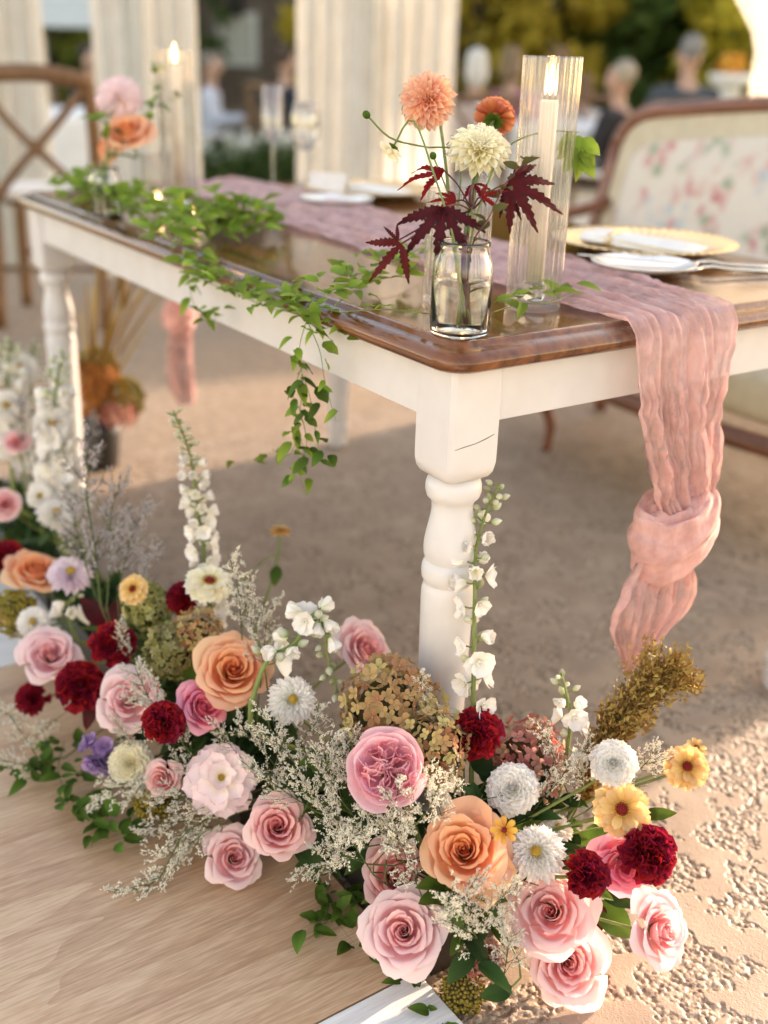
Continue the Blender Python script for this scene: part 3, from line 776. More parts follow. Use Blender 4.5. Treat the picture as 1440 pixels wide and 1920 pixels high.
# ------------------------------------------------------------------ table runner of crinkled cheesecloth
def runner_mat():
    m, nt, b, out = new_mat('dusty_rose_cheesecloth')
    tc = node(nt, 'ShaderNodeTexCoord')
    mp = node(nt, 'ShaderNodeMapping'); mp.inputs['Scale'].default_value = (110, 24, 34)
    nt.links.new(tc.outputs['Object'], mp.inputs[0])
    n = node(nt, 'ShaderNodeTexNoise'); n.inputs['Scale'].default_value = 1; n.inputs['Detail'].default_value = 5; n.inputs['Distortion'].default_value = .6
    nt.links.new(mp.outputs[0], n.inputs[0])
    rp = ramp(nt, [(.2, (.66, .37, .345)), (.8, (.80, .52, .49))])
    nt.links.new(n.outputs[0], rp.inputs[0]); nt.links.new(rp.outputs[0], b.inputs['Base Color'])
    b.inputs['Roughness'].default_value = .9; b.inputs['Specular IOR Level'].default_value = .15
    b.inputs['Sheen Weight'].default_value = .25
    bp = node(nt, 'ShaderNodeBump'); bp.inputs['Strength'].default_value = .5; bp.inputs['Distance'].default_value = .002
    nt.links.new(n.outputs[0], bp.inputs['Height']); nt.links.new(bp.outputs[0], b.inputs['Normal'])
    tr = node(nt, 'ShaderNodeBsdfTranslucent'); nt.links.new(rp.outputs[0], tr.inputs[0]); nt.links.new(bp.outputs[0], tr.inputs[1])
    mx = node(nt, 'ShaderNodeMixShader'); mx.inputs[0].default_value = .28
    nt.links.new(b.outputs[0], mx.inputs[1]); nt.links.new(tr.outputs[0], mx.inputs[2])
    tp = node(nt, 'ShaderNodeBsdfTransparent')
    n9 = node(nt, 'ShaderNodeTexNoise'); n9.inputs['Scale'].default_value = 26; n9.inputs['Detail'].default_value = 4
    nt.links.new(tc.outputs['Object'], n9.inputs[0])
    r9 = ramp(nt, [(.40, (.08, .08, .08)), (.68, (.46, .46, .46))]); nt.links.new(n9.outputs[0], r9.inputs[0])
    m2 = node(nt, 'ShaderNodeMixShader'); nt.links.new(r9.outputs[0], m2.inputs[0])
    nt.links.new(mx.outputs[0], m2.inputs[1]); nt.links.new(tp.outputs[0], m2.inputs[2])
    nt.links.new(m2.outputs[0], out.inputs[0])
    return m
M_run = runner_mat()
runner = thing('table_runner', 'dusty pink gauze runner along the table, both ends knotted and hanging', 'table runner', (.41, .86, .77))
RL = Matrix.Translation((-.41, -.86, -.77))
def folds(u, s, seed=0, k=1.0):
    """lengthwise crinkles: u across the cloth, s along it (metres)"""
    d = .10 * (vnoise(s * 3.0, u * 2 + 5, 11 + seed) - .5)
    w = u + d + .05 * (vnoise(s * 9, u * 5, 13 + seed) - .5)
    a = np.sin(w * 2 * np.pi * 4.3 * k + 1.3 + 2.5 * vnoise(s * 2.2, u * 3, 17 + seed)) * .38
    a += (vnoise(w * 17 * k, s * 4.5, 19 + seed) - .5) * 1.0 + (np.abs(2 * vnoise(w * 30 * k, s * 10, 21 + seed) - 1) - .5) * .9 + (np.abs(2 * vnoise(w * 62 * k + s * 6, s * 30, 31 + seed) - 1) - .5) * .5
    return a
def cloth(name, cpath, half, amp, seed, nu=110, nv=170, droop=0.0, slits=0):
    """cpath: list of (x, y, z, halfwidth, fold height, normal y, normal z)"""
    cp = np.array(cpath, float)
    sp = smooth_path(cp, nv)
    seg = np.concatenate([[0], np.cumsum(np.linalg.norm(np.diff(sp[:, :3], axis=0), axis=1))])
    def f(U, V):
        k = np.clip((V * (nv - 1)).round().astype(int), 0, nv - 1)
        c = sp[k]
        s = seg[k]
        u = U - .5
        fo = folds(U, s, seed)
        wob = .012 * (vnoise(s * 7, U * 0 + 1, 41 + seed) - .5)
        edge_w = 1 + .09 * (vnoise(s * 16, np.sign(u) * 3 + 7, 51 + seed) - .5) + .05 * (vnoise(s * 70, np.sign(u) * 3 + 7, 53 + seed) - .5)
        X = c[:, 0] + u * 2 * c[:, 3] * edge_w + wob
        dn = c[:, 4] * (fo + .9)
        return np.stack([X, c[:, 1] + dn * c[:, 5], c[:, 2] + dn * c[:, 6]], 1)
    P, F, t = grid(f, nu, nv)
    return mesh(name, P, F, t)
top_path = [(.402, -.024, .470, .040, .020, -1, 0), (.404, -.022, .50, .050, .022, -1, 0), (.400, -.020, .54, .060, .021, -1, 0), (.390, -.0175, .60, .074, .019, -1, 0), (.386, -.0150, .66, .083, .015, -1, 0), (.389, -.0120, .72, .095, .010, -1, 0), (.391, -.0085, .752, .100, .0052, -.95, .3), (.392, .004, .7695, .103, .0066, -.5, .87),
            (.392, .022, .7725, .106, .0072, 0, 1), (.392, .07, .7727, .112, .0085, 0, 1), (.402, .16, .7727, .122, .009, 0, 1), (.412, .32, .7727, .130, .009, 0, 1), (.425, .55, .7727, .135, .0085, 0, 1), (.44, .8, .7727, .14, .0085, 0, 1),
            (.46, 1.1, .7727, .15, .0085, 0, 1), (.47, 1.4, .7727, .155, .0085, 0, 1), (.475, 1.6, .7727, .150, .0085, 0, 1), (.47, 1.70, .7725, .13, .0085, 0, 1), (.462, 1.722, .768, .122, .005, .5, .87), (.455, 1.733, .75, .11, .006, .95, .3),
            (.445, 1.738, .70, .09, .008, 1, 0), (.435, 1.742, .60, .055, .012, 1, 0), (.428, 1.745, .47, .026, .012, 1, 0)]
obj('cloth', cloth('runner_cloth', top_path, 0, 0, 0, 110, 380), M_run, runner, RL)
# near hanging part down to the knot, its knot and tail
def knot_mesh(name, c, rx, ry, rz, seed, tilt=0.0):
    """a band of gathered cloth wound once round the fall, its pleats running along the wrap"""
    def f(U, V):
        a = U * 2 * np.pi          # round the wrap
        q = V * 2 * np.pi          # round the band's own section
        rv = rz * (1 + .16 * np.sin(a + seed) + .10 * np.sin(2 * a + 1))
        rh = ry * .62
        pl = 1 + .10 * np.sin(q * 7 + 1.5 * np.sin(a * 2 + seed)) + .16 * (np.abs(2 * vnoise(V * 17 + .6 * np.sin(a), U * 7, seed) - 1) - .5) + .07 * (vnoise(V * 40, U * 22, seed + 4) - .5)
        rad = 1 + rh * np.cos(q) * pl / rx
        x = rx * .62 * np.cos(a) * (1 + .62 * np.cos(q) * pl)
        y = ry * .60 * np.sin(a) * (1 + .75 * np.cos(q) * pl)
        z = rv * np.sin(q) * pl
        z = z + .012 * np.sin(a * 1 + .7)
        x, z = x * math.cos(tilt) - z * math.sin(tilt), x * math.sin(tilt) + z * math.cos(tilt)
        return np.stack([x + c[0], y + c[1], z + c[2]], 1)
    P, F, t = grid(f, 110, 90, closed_u=True)
    return mesh(name, P, F, t)
obj('knot', knot_mesh('runner_knot', (.398, -.030, .470), .082, .042, .052, 5, .30), M_run, runner, RL)
tail = [(.388, -.024, .455, .048, .014, -1, 0), (.374, -.026, .42, .062, .016, -1, 0), (.363, -.028, .38, .083, .019, -1, 0), (.358, -.028, .34, .080, .019, -1, 0), (.352, -.027, .305, .056, .016, -1, 0), (.345, -.025, .275, .026, .012, -1, 0), (.340, -.024, .252, .010, .006, -1, 0)]
obj('tail', cloth('runner_tail', tail, 0, 0, 7, 110, 90), M_run, runner, RL)
obj('knot', knot_mesh('runner_knot_far', (.425, 1.755, .425), .050, .035, .038, 8, -.2), M_run, runner, RL)
tail2 = [(.425, 1.752, .42, .026, .012, 1, 0), (.428, 1.756, .36, .034, .014, 1, 0), (.43, 1.757, .28, .038, .015, 1, 0), (.435, 1.757, .21, .036, .014, 1, 0), (.44, 1.757, .165, .024, .01, 1, 0)]
obj('tail', cloth('runner_tail_far', tail2, 0, 0, 9, 60, 60), M_run, runner, RL)

# ------------------------------------------------------------------ settee
M_maho = wood_mat('carved_mahogany', (.10, .030, .014), (.26, .09, .045), 'y', .3)
def upholstery():
    m, nt, b, out = new_mat('cream_floral_tapestry')
    tc = node(nt, 'ShaderNodeTexCoord')
    base = (.60, .53, .42)
    nz = node(nt, 'ShaderNodeTexNoise'); nz.inputs['Scale'].default_value = 7.5; nz.inputs['Detail'].default_value = 4
    nt.links.new(tc.outputs['Object'], nz.inputs[0])
    vo = node(nt, 'ShaderNodeTexVoronoi'); vo.inputs['Scale'].default_value = 25
    nt.links.new(tc.outputs['Object'], vo.inputs[0])
    hs = node(nt, 'ShaderNodeSeparateColor'); nt.links.new(vo.outputs['Color'], hs.inputs[0])
    pal = ramp(nt, [(0.0, (.54, .34, .30)), (.3, (.50, .23, .22)), (.45, (.56, .42, .37)), (.58, (.30, .33, .23)), (.72, (.35, .40, .43)), (.85, (.58, .52, .43))])
    pal.color_ramp.interpolation = 'CONSTANT'
    nt.links.new(hs.outputs[0], pal.inputs[0])
    gr = ramp(nt, [(.0, base), (.5, base), (.57, (1, 1, 1))])
    msk = ramp(nt, [(.44, (0, 0, 0)), (.56, (1, 1, 1))])
    nt.links.new(nz.outputs[0], msk.inputs[0])
    dm = ramp(nt, [(.45, (1, 1, 1)), (.8, (0, 0, 0))])
    nt.links.new(vo.outputs['Distance'], dm.inputs[0])
    mul = node(nt, 'ShaderNodeMath', operation='MULTIPLY'); nt.links.new(msk.outputs[0], mul.inputs[0]); nt.links.new(dm.outputs[0], mul.inputs[1])
    mx = node(nt, 'ShaderNodeMix', data_type='RGBA')
    mx.inputs['A'].default_value = (.60, .53, .455, 1)
    nt.links.new(mul.outputs[0], mx.inputs['Factor']); nt.links.new(pal.outputs[0], mx.inputs['B'])
    nt.links.new(mx.outputs['Result'], b.inputs['Base Color'])
    b.inputs['Roughness'].default_value = .85; b.inputs['Specular IOR Level'].default_value = .2
    wv = node(nt, 'ShaderNodeTexNoise'); wv.inputs['Scale'].default_value = 300; nt.links.new(tc.outputs['Object'], wv.inputs[0])
    bp = node(nt, 'ShaderNodeBump'); bp.inputs['Strength'].default_value = .4; bp.inputs['Distance'].default_value = .002
    nt.links.new(wv.outputs[0], bp.inputs['Height']); nt.links.new(bp.outputs[0], b.inputs['Normal'])
    return m
M_tap = upholstery()
M_cream = noise_mat('plain_cream_damask', (.46, .38, .265), (.54, .455, .33), scale=20, rough=.85, bump=.2, bscale=250)
settee = thing('settee', 'antique settee with carved mahogany frame and cream floral tapestry behind the table', 'settee', (1.62, .86, 0))
SL = Matrix.Translation((-1.62, -.86, 0))
ya, yb = .10, 1.64          # outer ends of the back
bx0, bx1 = 1.80, 1.95       # foot and head of the raked back
def back_outline(inset, n=64):
    """rounded-top outline of the back in (y, z)"""
    y0, y1, z0, z1 = ya + inset, yb - inset, .44 + inset * .6, .985 - inset
    r = .115 - inset * .4
    P = [(y0, z0)]
    P += [(y0 + r - r * math.cos(R(a)), z1 - r - .03 + (r) * math.sin(R(a))) for a in np.linspace(0, 80, 12)]
    m = 26
    ys_ = np.linspace(P[-1][0], y0 + y1 - P[-1][0], m)[1:-1]
    zc = P[-1][1]
    P += [(y, zc + .035 * math.sin(math.pi * (y - P[0][0]) / (y1 - y0)) ** 1.5 + .02 * math.sin(math.pi * (k + 1) / m)) for k, y in enumerate(ys_)]
    left = [(y0 + y1 - y, z) for (y, z) in P[:13]]
    P += left[::-1]
    return P
def bxat(z):
    return bx0 + (bx1 - bx0) * (z - .40) / .6
ol = back_outline(0)
b = MB()
b.tube(smooth_path([(bxat(z), y, z) for y, z in ol], 120), .024, 10)
b.tube([(bxat(.45), ya, .45), (bxat(.45), yb, .45)], .022, 8)
obj('back_frame', b.mesh('back_frame'), M_maho, settee, SL)
def pad(outl, thick, mat, name, bulge):
    pts = np.array(outl)
    c = np.array([pts[:, 0].mean(), .70])
    rings = [1.0, .97, .9, .75, .55, .3, .05]
    V, F = [], []
    for k, s in enumerate(rings):
        q = c + (pts - c) * s
        h = bulge * (1 - s ** 3)
        V += [(bxat(z) - thick - h, y, z) for y, z in q]
    n = len(pts)
    for k in range(len(rings) - 1):
        for j in range(n - 1):
            F.append((k * n + j, k * n + j + 1, (k + 1) * n + j + 1, (k + 1) * n + j))
        F.append((k * n + n - 1, k * n, (k + 1) * n, (k + 1) * n + n - 1))
    F.append(tuple((len(rings) - 1) * n + j for j in range(n)))
    V += [(bxat(z) + .012, y, z) for y, z in pts]
    o = len(rings) * n
    for j in range(n):
        F.append((j, o + j, o + (j + 1) % n, (j + 1) % n))
    F.append(tuple(o + j for j in range(n))[::-1])
    return obj(name, mesh(name, V, F), mat, settee, SL)
pad(back_outline(.012), .004, M_cream, 'back_border', .012)
pad(back_outline(.085), .017, M_tap, 'back_panel', .020)
# seat
def pillow(x0, x1, y0, y1, z0, z1, r, n=20):
    def f(U, V):
        # super-ellipsoid box
        a = (U - .5) * 2 * np.pi; th = (V - .5) * np.pi
        sg = lambda t, e: np.sign(t) * np.abs(t) ** e
        x = sg(np.cos(th), .35) * sg(np.cos(a), .25); y = sg(np.cos(th), .35) * sg(np.sin(a), .25); z = sg(np.sin(th), .5)
        return np.stack([(x0 + x1) / 2 + x * (x1 - x0) / 2, (y0 + y1) / 2 + y * (y1 - y0) / 2, (z0 + z1) / 2 + z * (z1 - z0) / 2], 1)
    P, F, t = grid(f, 48, 20, closed_u=True)
    return mesh('pillow', P, F, t)
obj('seat', pillow(1.385, 1.84, .17, 1.57, .285, .435, .05), M_cream, settee, SL)
b = MB()
rail = smooth_path([(1.80, .16, .275), (1.50, .155, .275), (1.40, .20, .272), (1.382, .45, .258), (1.378, .86, .248), (1.382, 1.27, .258), (1.40, 1.52, .272), (1.50, 1.585, .275), (1.80, 1.58, .275)], 80)
b.tube(rail, .026, 10)
obj('seat_rail', b.mesh('seat_rail'), M_maho, settee, SL)
for y in (.30, 1.31):
    b = MB(); b.tube(smooth_path([(1.405, y, .27), (1.395, y + (.02 if y > 1 else -.02), .18), (1.42, y, .08), (1.41, y, .0)], 14), [.026] * 4 + [.022] * 3 + [.017] * 3 + [.014] * 4, 8)
    obj('leg', b.mesh('leg'), M_maho, settee, SL)
for y in (.2, 1.54):
    b = MB(); b.tube(smooth_path([(1.80, y, .46), (1.81, y, .28), (1.84, y, .1), (1.87, y, 0)], 12), .021, 8)
    obj('leg', b.mesh('leg'), M_maho, settee, SL)
for s, y in ((-1, ya + .03), (1, yb - .03)):
    b = MB(); b.tube(smooth_path([(bxat(.68), y, .68), (1.72, y + .01 * s, .655), (1.60, y + .03 * s, .655), (1.52, y + .03 * s, .63), (1.51, y + .01 * s, .55), (1.50, y - .03 * s, .40), (1.46, y - .06 * s, .29)], 40), .02, 8)
    obj('arm', b.mesh('arm'), M_maho, settee, SL)

# ------------------------------------------------------------------ pavilion with drapes
def drape_mat():
    m, nt, b, out = new_mat('cream_voile')
    tc = node(nt, 'ShaderNodeTexCoord')
    n = node(nt, 'ShaderNodeTexNoise'); n.inputs['Scale'].default_value = 12
    nt.links.new(tc.outputs['Object'], n.inputs[0])
    rp = ramp(nt, [(.3, (.66, .62, .55)), (.7, (.73, .70, .64))])
    nt.links.new(n.outputs[0], rp.inputs[0]); nt.links.new(rp.outputs[0], b.inputs['Base Color'])
    b.inputs['Roughness'].default_value = .8
    tr = node(nt, 'ShaderNodeBsdfTranslucent'); nt.links.new(rp.outputs[0], tr.inputs[0])
    mx = node(nt, 'ShaderNodeMixShader'); mx.inputs[0].default_value = .42
    nt.links.new(b.outputs[0], mx.inputs[1]); nt.links.new(tr.outputs[0], mx.inputs[2])
    nt.links.new(mx.outputs[0], out.inputs[0])
    return m
M_drape = drape_mat()
def drape(a, b_, label, nf=9, amp=.035, tie=0.0, top=2.62, flare=0.0):
    a, b_ = Vector((a[0], a[1], 0)), Vector((b_[0], b_[1], 0))
    d = (b_ - a); L = d.length; d.normalize(); nrm = Vector((-d.y, d.x, 0))
    root = thing('curtain', label, 'curtain', tuple((a + b_) / 2), 0, None)
    off = np.array((a + b_) / 2)
    sd_ = int(abs(a.x * 31 + a.y * 17)) % 50
    def f(U, V):
        z = .012 + V * top
        w = 1 - tie * np.exp(-((z - 1.05) / .7) ** 2)
        s = .5 + (U - .5) * w - flare * np.clip(z - 1.19, 0, .9) * np.clip(1 - U * 3, 0, 1) / L
        ph = U * nf * 2 * np.pi + 1.5 * vnoise(U * 5, z * .5, sd_)
        o = amp * (np.sin(ph) + .4 * np.sin(ph * 2.3 + 1)) * (.7 + .6 * vnoise(U * 9, z * 1.1, sd_ + 3))
        return np.stack([a.x + d.x * L * s + nrm.x * o - off[0], a.y + d.y * L * s + nrm.y * o - off[1], z], 1)
    P, F, t = grid(f, nf * 14, 40)
    obj('fabric', mesh('fabric', P, F, t), M_drape, root)
    return root
drape((.70, 5.04), (1.075, 4.79), 'cream curtain bundle behind the cross-back chair', 6, .025)
drape((1.20, 4.442), (1.615, 4.163), 'cream curtain panel behind the far glass candle holder', 6, .016)
drape((1.690, 3.338), (2.252, 2.960), 'wide cream curtain hanging behind the empty champagne flute', 9, .013)
drape((2.80, 1.86), (2.86, .185), 'wide cream sunlit curtain beyond the end of the settee', 22, .035, flare=.9)
drape((-2.95, -3.3), (-2.95, -.75), 'added unseen cream bounce curtain, sunlit, across the dance floor from the table', 22, .035)  # added out of view, bounces sunlight onto the flower fronts
drape((-2.95, .75), (-2.95, 2.3), 'added unseen cream bounce curtain, shaded, across the dance floor from the table', 14, .035)  # second added reflector cloth, out of view on the camera side
M_post = flat_mat('white_pavilion_paint', (.78, .76, .70), .5)
pav = thing('pavilion_frame', 'white pavilion frame of posts and beams carrying the cream curtains', 'pavilion', (1.9, 3.3, 0))
PL = Matrix.Translation((-1.9, -3.3, 0))
for (x, y) in ((.90, 4.96), (1.43, 4.34), (2.00, 3.18), (2.90, 1.5), (2.94, .35)):
    obj('post', slab(x - .03, x + .03, y - .03, y + .03, 0, 2.7, .004), M_post, pav, PL)
b = MB()
b.tube([(.75, 5.10, 2.68), (1.43, 4.34, 2.68), (2.0, 3.18, 2.68), (2.9, 1.5, 2.68), (2.95, .2, 2.68)], .05, 4)
obj('beam', b.mesh('beam', False), M_post, pav, PL)
# ------------------------------------------------------------------ glass, candles and place settings
M_glass = glass_mat('clear_glass', (1, 1, 1))
M_water = glass_mat('vase_water', (.97, 1.0, .90), ior=1.33)
M_wax = flat_mat('white_candle_wax', (.82, .74, .66), .5, sub=.3)
M_flame = emit_mat('candle_flame', (1.0, .62, .26), 6)
M_wick = flat_mat('black_wick', (.02, .015, .01), .8)
def shell(outer, inner, sides, fl=0, depth=.0, inner_fl=False):
    """closed glass vessel: outer profile bottom to top, inner profile top to bottom, flutes on the outside"""
    ang = np.linspace(0, 2 * np.pi, sides, endpoint=False)
    P, n = [], 0
    rows = [(r, z, True) for r, z in outer] + [(r, z, inner_fl) for r, z in inner]
    for r, z, o in rows:
        rr_ = r + (depth * .5 * np.cos(ang * fl) if (fl and o and r > .012) else 0)
        P.append(np.stack([rr_ * np.cos(ang), rr_ * np.sin(ang), np.full(sides, z)], 1))
    P = np.concatenate(P)
    m = len(rows)
    F = []
    for i in range(m - 1):
        for j in range(sides):
            k = (j + 1) % sides
            F.append((i * sides + j, i * sides + k, (i + 1) * sides + k, (i + 1) * sides + j))
    F.append(tuple(range(sides))[::-1]); F.append(tuple((m - 1) * sides + j for j in range(sides)))
    return mesh('vessel', P, F)
def fluted_cylinder(r, h, fl=26, wall=.0016):
    n = fl * 8
    outer = [(r * .55, 0), (r * .97, .0), (r, .003)] + [(r, z) for z in np.linspace(.01, h - .003, 4)] + [(r * .995, h)]
    inner = [(r - wall, h - .0005), (r - wall, h * .5), (r - wall, .012), (r * .5, .0095)]
    return shell(outer, inner, n, fl, .0018, True)
M_flute = thin_glass('fluted_clear_glass', .18, .095)
M_stemg = thin_glass('thin_stemware_glass', .25, .13)
hz = fluted_cylinder(.0370, .318)
G1 = Vector((.246, .143, .7702))
t = tag(obj('fluted_candle_cylinder', hz, M_flute, None, Matrix.Translation(G1)), 'tall fluted clear glass candle cylinder beside the jar of dahlias', 'candle holder', 'tall fluted candle cylinders')
G2 = Vector((.225, 1.262, .7702))
tag(obj('fluted_candle_cylinder', hz, M_flute, None, Matrix.Translation(G2)), 'tall fluted clear glass candle cylinder behind the peach rose at the table end', 'candle holder', 'tall fluted candle cylinders')
sh = fluted_cylinder(.044, .150, 28)
G3 = Vector((.172, .222, .7702))
tag(obj('fluted_votive_cylinder', sh, M_flute, None, Matrix.Translation(G3)), 'short fluted glass cylinder with a tealight, half hidden behind the jar', 'candle holder')
G4 = Vector((.150, 1.205, .7702))
tag(obj('glass_tumbler', fluted_cylinder(.030, .12, 20), M_flute, None, Matrix.Translation(G4)), 'straight glass tumbler beside the far jar of roses', 'glass')
def candle(loc, h, label, r=.0115):
    c = thing('taper_candle', label, 'candle', loc)
    b = MB(); b.lathe([(.0165, 0), (.0165, .022), (.012, .024)], 24)
    obj('candle_cup', b.mesh('candle_cup'), M_glass, c)
    b = MB(); b.lathe([(r, .0245), (r, h - .004), (r * .92, h - .001), (r * .6, h - .003), (.001, h - .004)], 28)
    obj('wax', b.mesh('wax'), M_wax, c)
    b = MB(); b.tube([(0, 0, h - .004), (.0005, 0, h + .004), (.001, .0005, h + .010)], .0007, 6)
    obj('wick', b.mesh('wick'), M_wick, c)
    b = MB(); b.lathe([(.0006, h + .005), (.0032, h + .009), (.0045, h + .014), (.0042, h + .020), (.0028, h + .028), (.0012, h + .036), (.0003, h + .042)], 16)
    obj('flame', b.mesh('flame'), M_flame, c)
    return c
candle(G1 + Vector((0, 0, .0125)), .255, 'lit white taper candle inside the tall glass cylinder by the dahlias')
candle(G2 + Vector((0, 0, .0125)), .275, 'lit white taper candle inside the glass cylinder at the far table end')
def tealight(loc, label):
    c = thing('tealight', label, 'candle', loc)
    b = MB(); b.lathe([(.018, 0), (.019, .014), (.0175, .015), (.0165, .012), (.001, .0115)], 28)
    obj('wax', b.mesh('wax'), M_wax, c)
    b = MB(); b.lathe([(.0005, .013), (.0026, .016), (.0030, .020), (.0018, .027), (.0003, .033)], 12)
    obj('flame', b.mesh('flame'), M_flame, c)
tealight(G3 + Vector((0, 0, .0125)), 'lit tealight inside the short fluted cylinder')
tealight(G4 + Vector((0, 0, .0125)), 'lit tealight inside the straight glass tumbler')
tealight(Vector((.185, 1.10, .7702)), 'lit white tealight standing bare among the leaves')
def jar_vessel(name, loc, s, label, group):
    root = thing(name, label, 'vase', loc, 0, group)
    outer = [(.020, .0), (.0300, .0008), (.0325, .005), (.0328, .02), (.0328, .075), (.0320, .088), (.0285, .096), (.0265, .1), (.0262, .104), (.0280, .107), (.0285, .110), (.0270, .112)]
    inner = [(.0245, .1105), (.0242, .100), (.0262, .0945), (.0300, .086), (.0306, .07), (.0306, .009), (.027, .0055), (.015, .005)]
    g = shell([(r * s, z * s * .9) for r, z in outer], [(r * s, z * s * .9) for r, z in inner], 64)
    obj('jar', g, M_glass, root)
    b = MB(); b.lathe([(.014 * s, .0050 * s), (.026 * s, .0052 * s), (.0303 * s, .0088 * s), (.0304 * s, .056 * s), (.0303 * s, .0575 * s)], 48)
    obj('water', b.mesh('water'), M_water, root)
    return root
JAR = Vector((.0585, .0640, .7702))
jar_vessel('jar_vase', JAR, 1.12, 'round clear glass jar half full of water on the near table corner', 'glass jar vases')
JAR2 = Vector((.040, 1.205, .7702))
jar_vessel('jar_vase', JAR2, .95, 'round clear glass jar holding the peach rose at the far table end', 'glass jar vases')

M_gold = flat_mat('gold_charger', (.83, .60, .33), .28, metal=.55)
M_china = flat_mat('white_china', (.80, .79, .77), .12)
M_nap = noise_mat('white_linen', (.72, .68, .63), (.80, .77, .72), scale=30, rough=.85, bump=.3, bscale=200)
M_steel = flat_mat('polished_cutlery', (.75, .70, .62), .18, metal=1.0)
def charger(loc, label):
    c = thing('charger_plate', label, 'charger plate', loc, 0, 'gold charger plates')
    n = 216
    ang = np.linspace(0, 2 * np.pi, n, endpoint=False)
    wave = np.abs(np.cos(ang * 27))
    rows = [(.0, .003, 0), (.098, .003, 0), (.106, .005, .2), (.118, .011, 1), (.150, .0195, 1), (.1645, .0215, 1), (.1655, .0200, 1), (.150, .0160, .6), (.112, .004, .2), (.100, .0, 0), (.0, .0, 0)]
    P = np.concatenate([np.stack([np.full(n, max(r, .001)) * np.cos(ang + k * .18) * (1 + .012 * wave * k * (r > .16)), np.full(n, max(r, .001)) * np.sin(ang + k * .18) * (1 + .012 * wave * k * (r > .16)), z + k * .0022 * wave], 1) for r, z, k in rows])
    F = []
    for i in range(len(rows) - 1):
        for j in range(n):
            q = (j + 1) % n
            F.append((i * n + j, i * n + q, (i + 1) * n + q, (i + 1) * n + j))
    obj('rim', mesh('charger', P, F[::1]), M_gold, c)
    return c
CH1, CH2 = Vector((.765, .43, .7702)), Vector((.765, 1.335, .7702))
charger(CH1, 'gold fluted charger plate with rolled napkin on the settee side of the near candle')
charger(CH2, 'gold fluted charger plate with rolled napkin beside the place card')
for c0, lab in ((CH1, 'rolled white napkin tied with gold ring, near setting by the forks'), (CH2, 'rolled white napkin tied with gold ring, setting beside the place card')):
    n_ = thing('napkin', lab, 'napkin', c0 + Vector((-.005, 0, .0032)), R(8), 'rolled napkins')
    def f(U, V):
        a = U * 2 * np.pi
        y = (V - .5) * .235
        w = .040 - .012 * np.exp(-((V - .72) / .06) ** 2)
        wr = 1 + .10 * np.sin(a * 5 + V * 3) + .05 * (vnoise(U * 12, V * 5, 4) - .5)
        e = np.where((V < .02) | (V > .98), .1, 1)
        return np.stack([w * np.cos(a) * wr * e, y, .012 + .0118 * np.sin(a) * wr * e], 1)
    P, F, t_ = grid(f, 40, 40, closed_u=True)
    obj('cloth', mesh('napkin', P, F, t_), M_nap, n_)
    b = MB(); a_ = np.linspace(0, 2 * np.pi, 25)
    b.tube(np.stack([.031 * np.cos(a_), np.full(25, .052), .013 + .0135 * np.sin(a_)], 1), .004, 8, False)
    obj('napkin_ring', b.mesh('napkin_ring'), M_gold, n_)
def plate(loc, r, label):
    b = MB(); b.lathe([(.001, .002), (r * .62, .002), (r * .70, .0045), (r * .96, .0115), (r, .0125), (r * .985, .0105), (r * .68, .0), (.001, .0)], 72, cap=False)
    return tag(obj('bread_plate', b.mesh('bread_plate'), M_china, None, Matrix.Translation(loc)), label, 'plate', 'white bread plates')
plate(Vector((.588, .263, .7782)), .085, 'white bread plate with butter knife on the runner edge')
plate(Vector((.575, 1.19, .7782)), .085, 'white bread plate in front of the place card, far setting')
def knife(loc, rz, label):
    k = thing('butter_knife', label, 'knife', loc, rz)
    b = MB()
    y = np.linspace(-.085, .085, 24)
    w = np.interp(y, [-.085, -.08, 0, .01, .05, .08, .085], [.003, .005, .0035, .004, .009, .006, .001])
    P = np.concatenate([np.stack([w, y, np.full(24, .0010)], 1), np.stack([-w, y, np.full(24, .0010)], 1), np.stack([w * .6, y, np.full(24, .0026)], 1), np.stack([-w * .6, y, np.full(24, .0026)], 1)])
    F = []
    for i in range(23):
        F += [(i, i + 1, 48 + i + 1, 48 + i), (48 + i, 48 + i + 1, 72 + i + 1, 72 + i), (72 + i, 72 + i + 1, 24 + i + 1, 24 + i), (24 + i, 24 + i + 1, i + 1, i)]
    F += [(0, 48, 72, 24), (23, 47, 95, 71)]
    b.add(P, F)
    obj('blade_and_handle', b.mesh('knife'), M_china if False else M_steel, k)
knife(Vector((.575, .285, .7905)), R(35), 'small butter knife lying on the near bread plate')
def fork(loc, rz, label):
    k = thing('fork', label, 'fork', loc, rz, 'forks of the near setting')
    b = MB()
    b.tube([(0, -.10, .004), (0, -.05, .006), (0, .0, .008), (0, .03, .012), (0, .05, .010)], [.0048, .0036, .0026, .0024, .004], 8)
    obj('handle', b.mesh('handle'), M_steel, k)
    for i in range(4):
        x = (i - 1.5) * .0056
        b = MB(); b.tube([(x * .5, .05, .010), (x, .062, .008), (x, .08, .005), (x, .10, .006)], [.0022, .0016, .0014, .0006], 6)
        obj('tine', b.mesh('tine'), M_steel, k)
fork(Vector((.748, .225, .7722)), R(58), 'dinner fork beside the near charger, tines toward the bread plate')
fork(Vector((.715, .190, .7722)), R(62), 'smaller fork lying outside the dinner fork')
M_card = noise_mat('place_card_paper', (.70, .66, .63), (.76, .72, .69), scale=40, rough=.8)
b = MB()
for s in (-1, 1):
    b.add([(-.045, 0, .055), (.045, 0, .055), (.045, s * .022, 0), (-.045, s * .022, 0), (-.045, 0, .0535), (.045, 0, .0535), (.045, s * .021, 0), (-.045, s * .021, 0)], [(0, 1, 2, 3), (4, 7, 6, 5), (0, 3, 7, 4), (1, 5, 6, 2), (2, 6, 7, 3)])
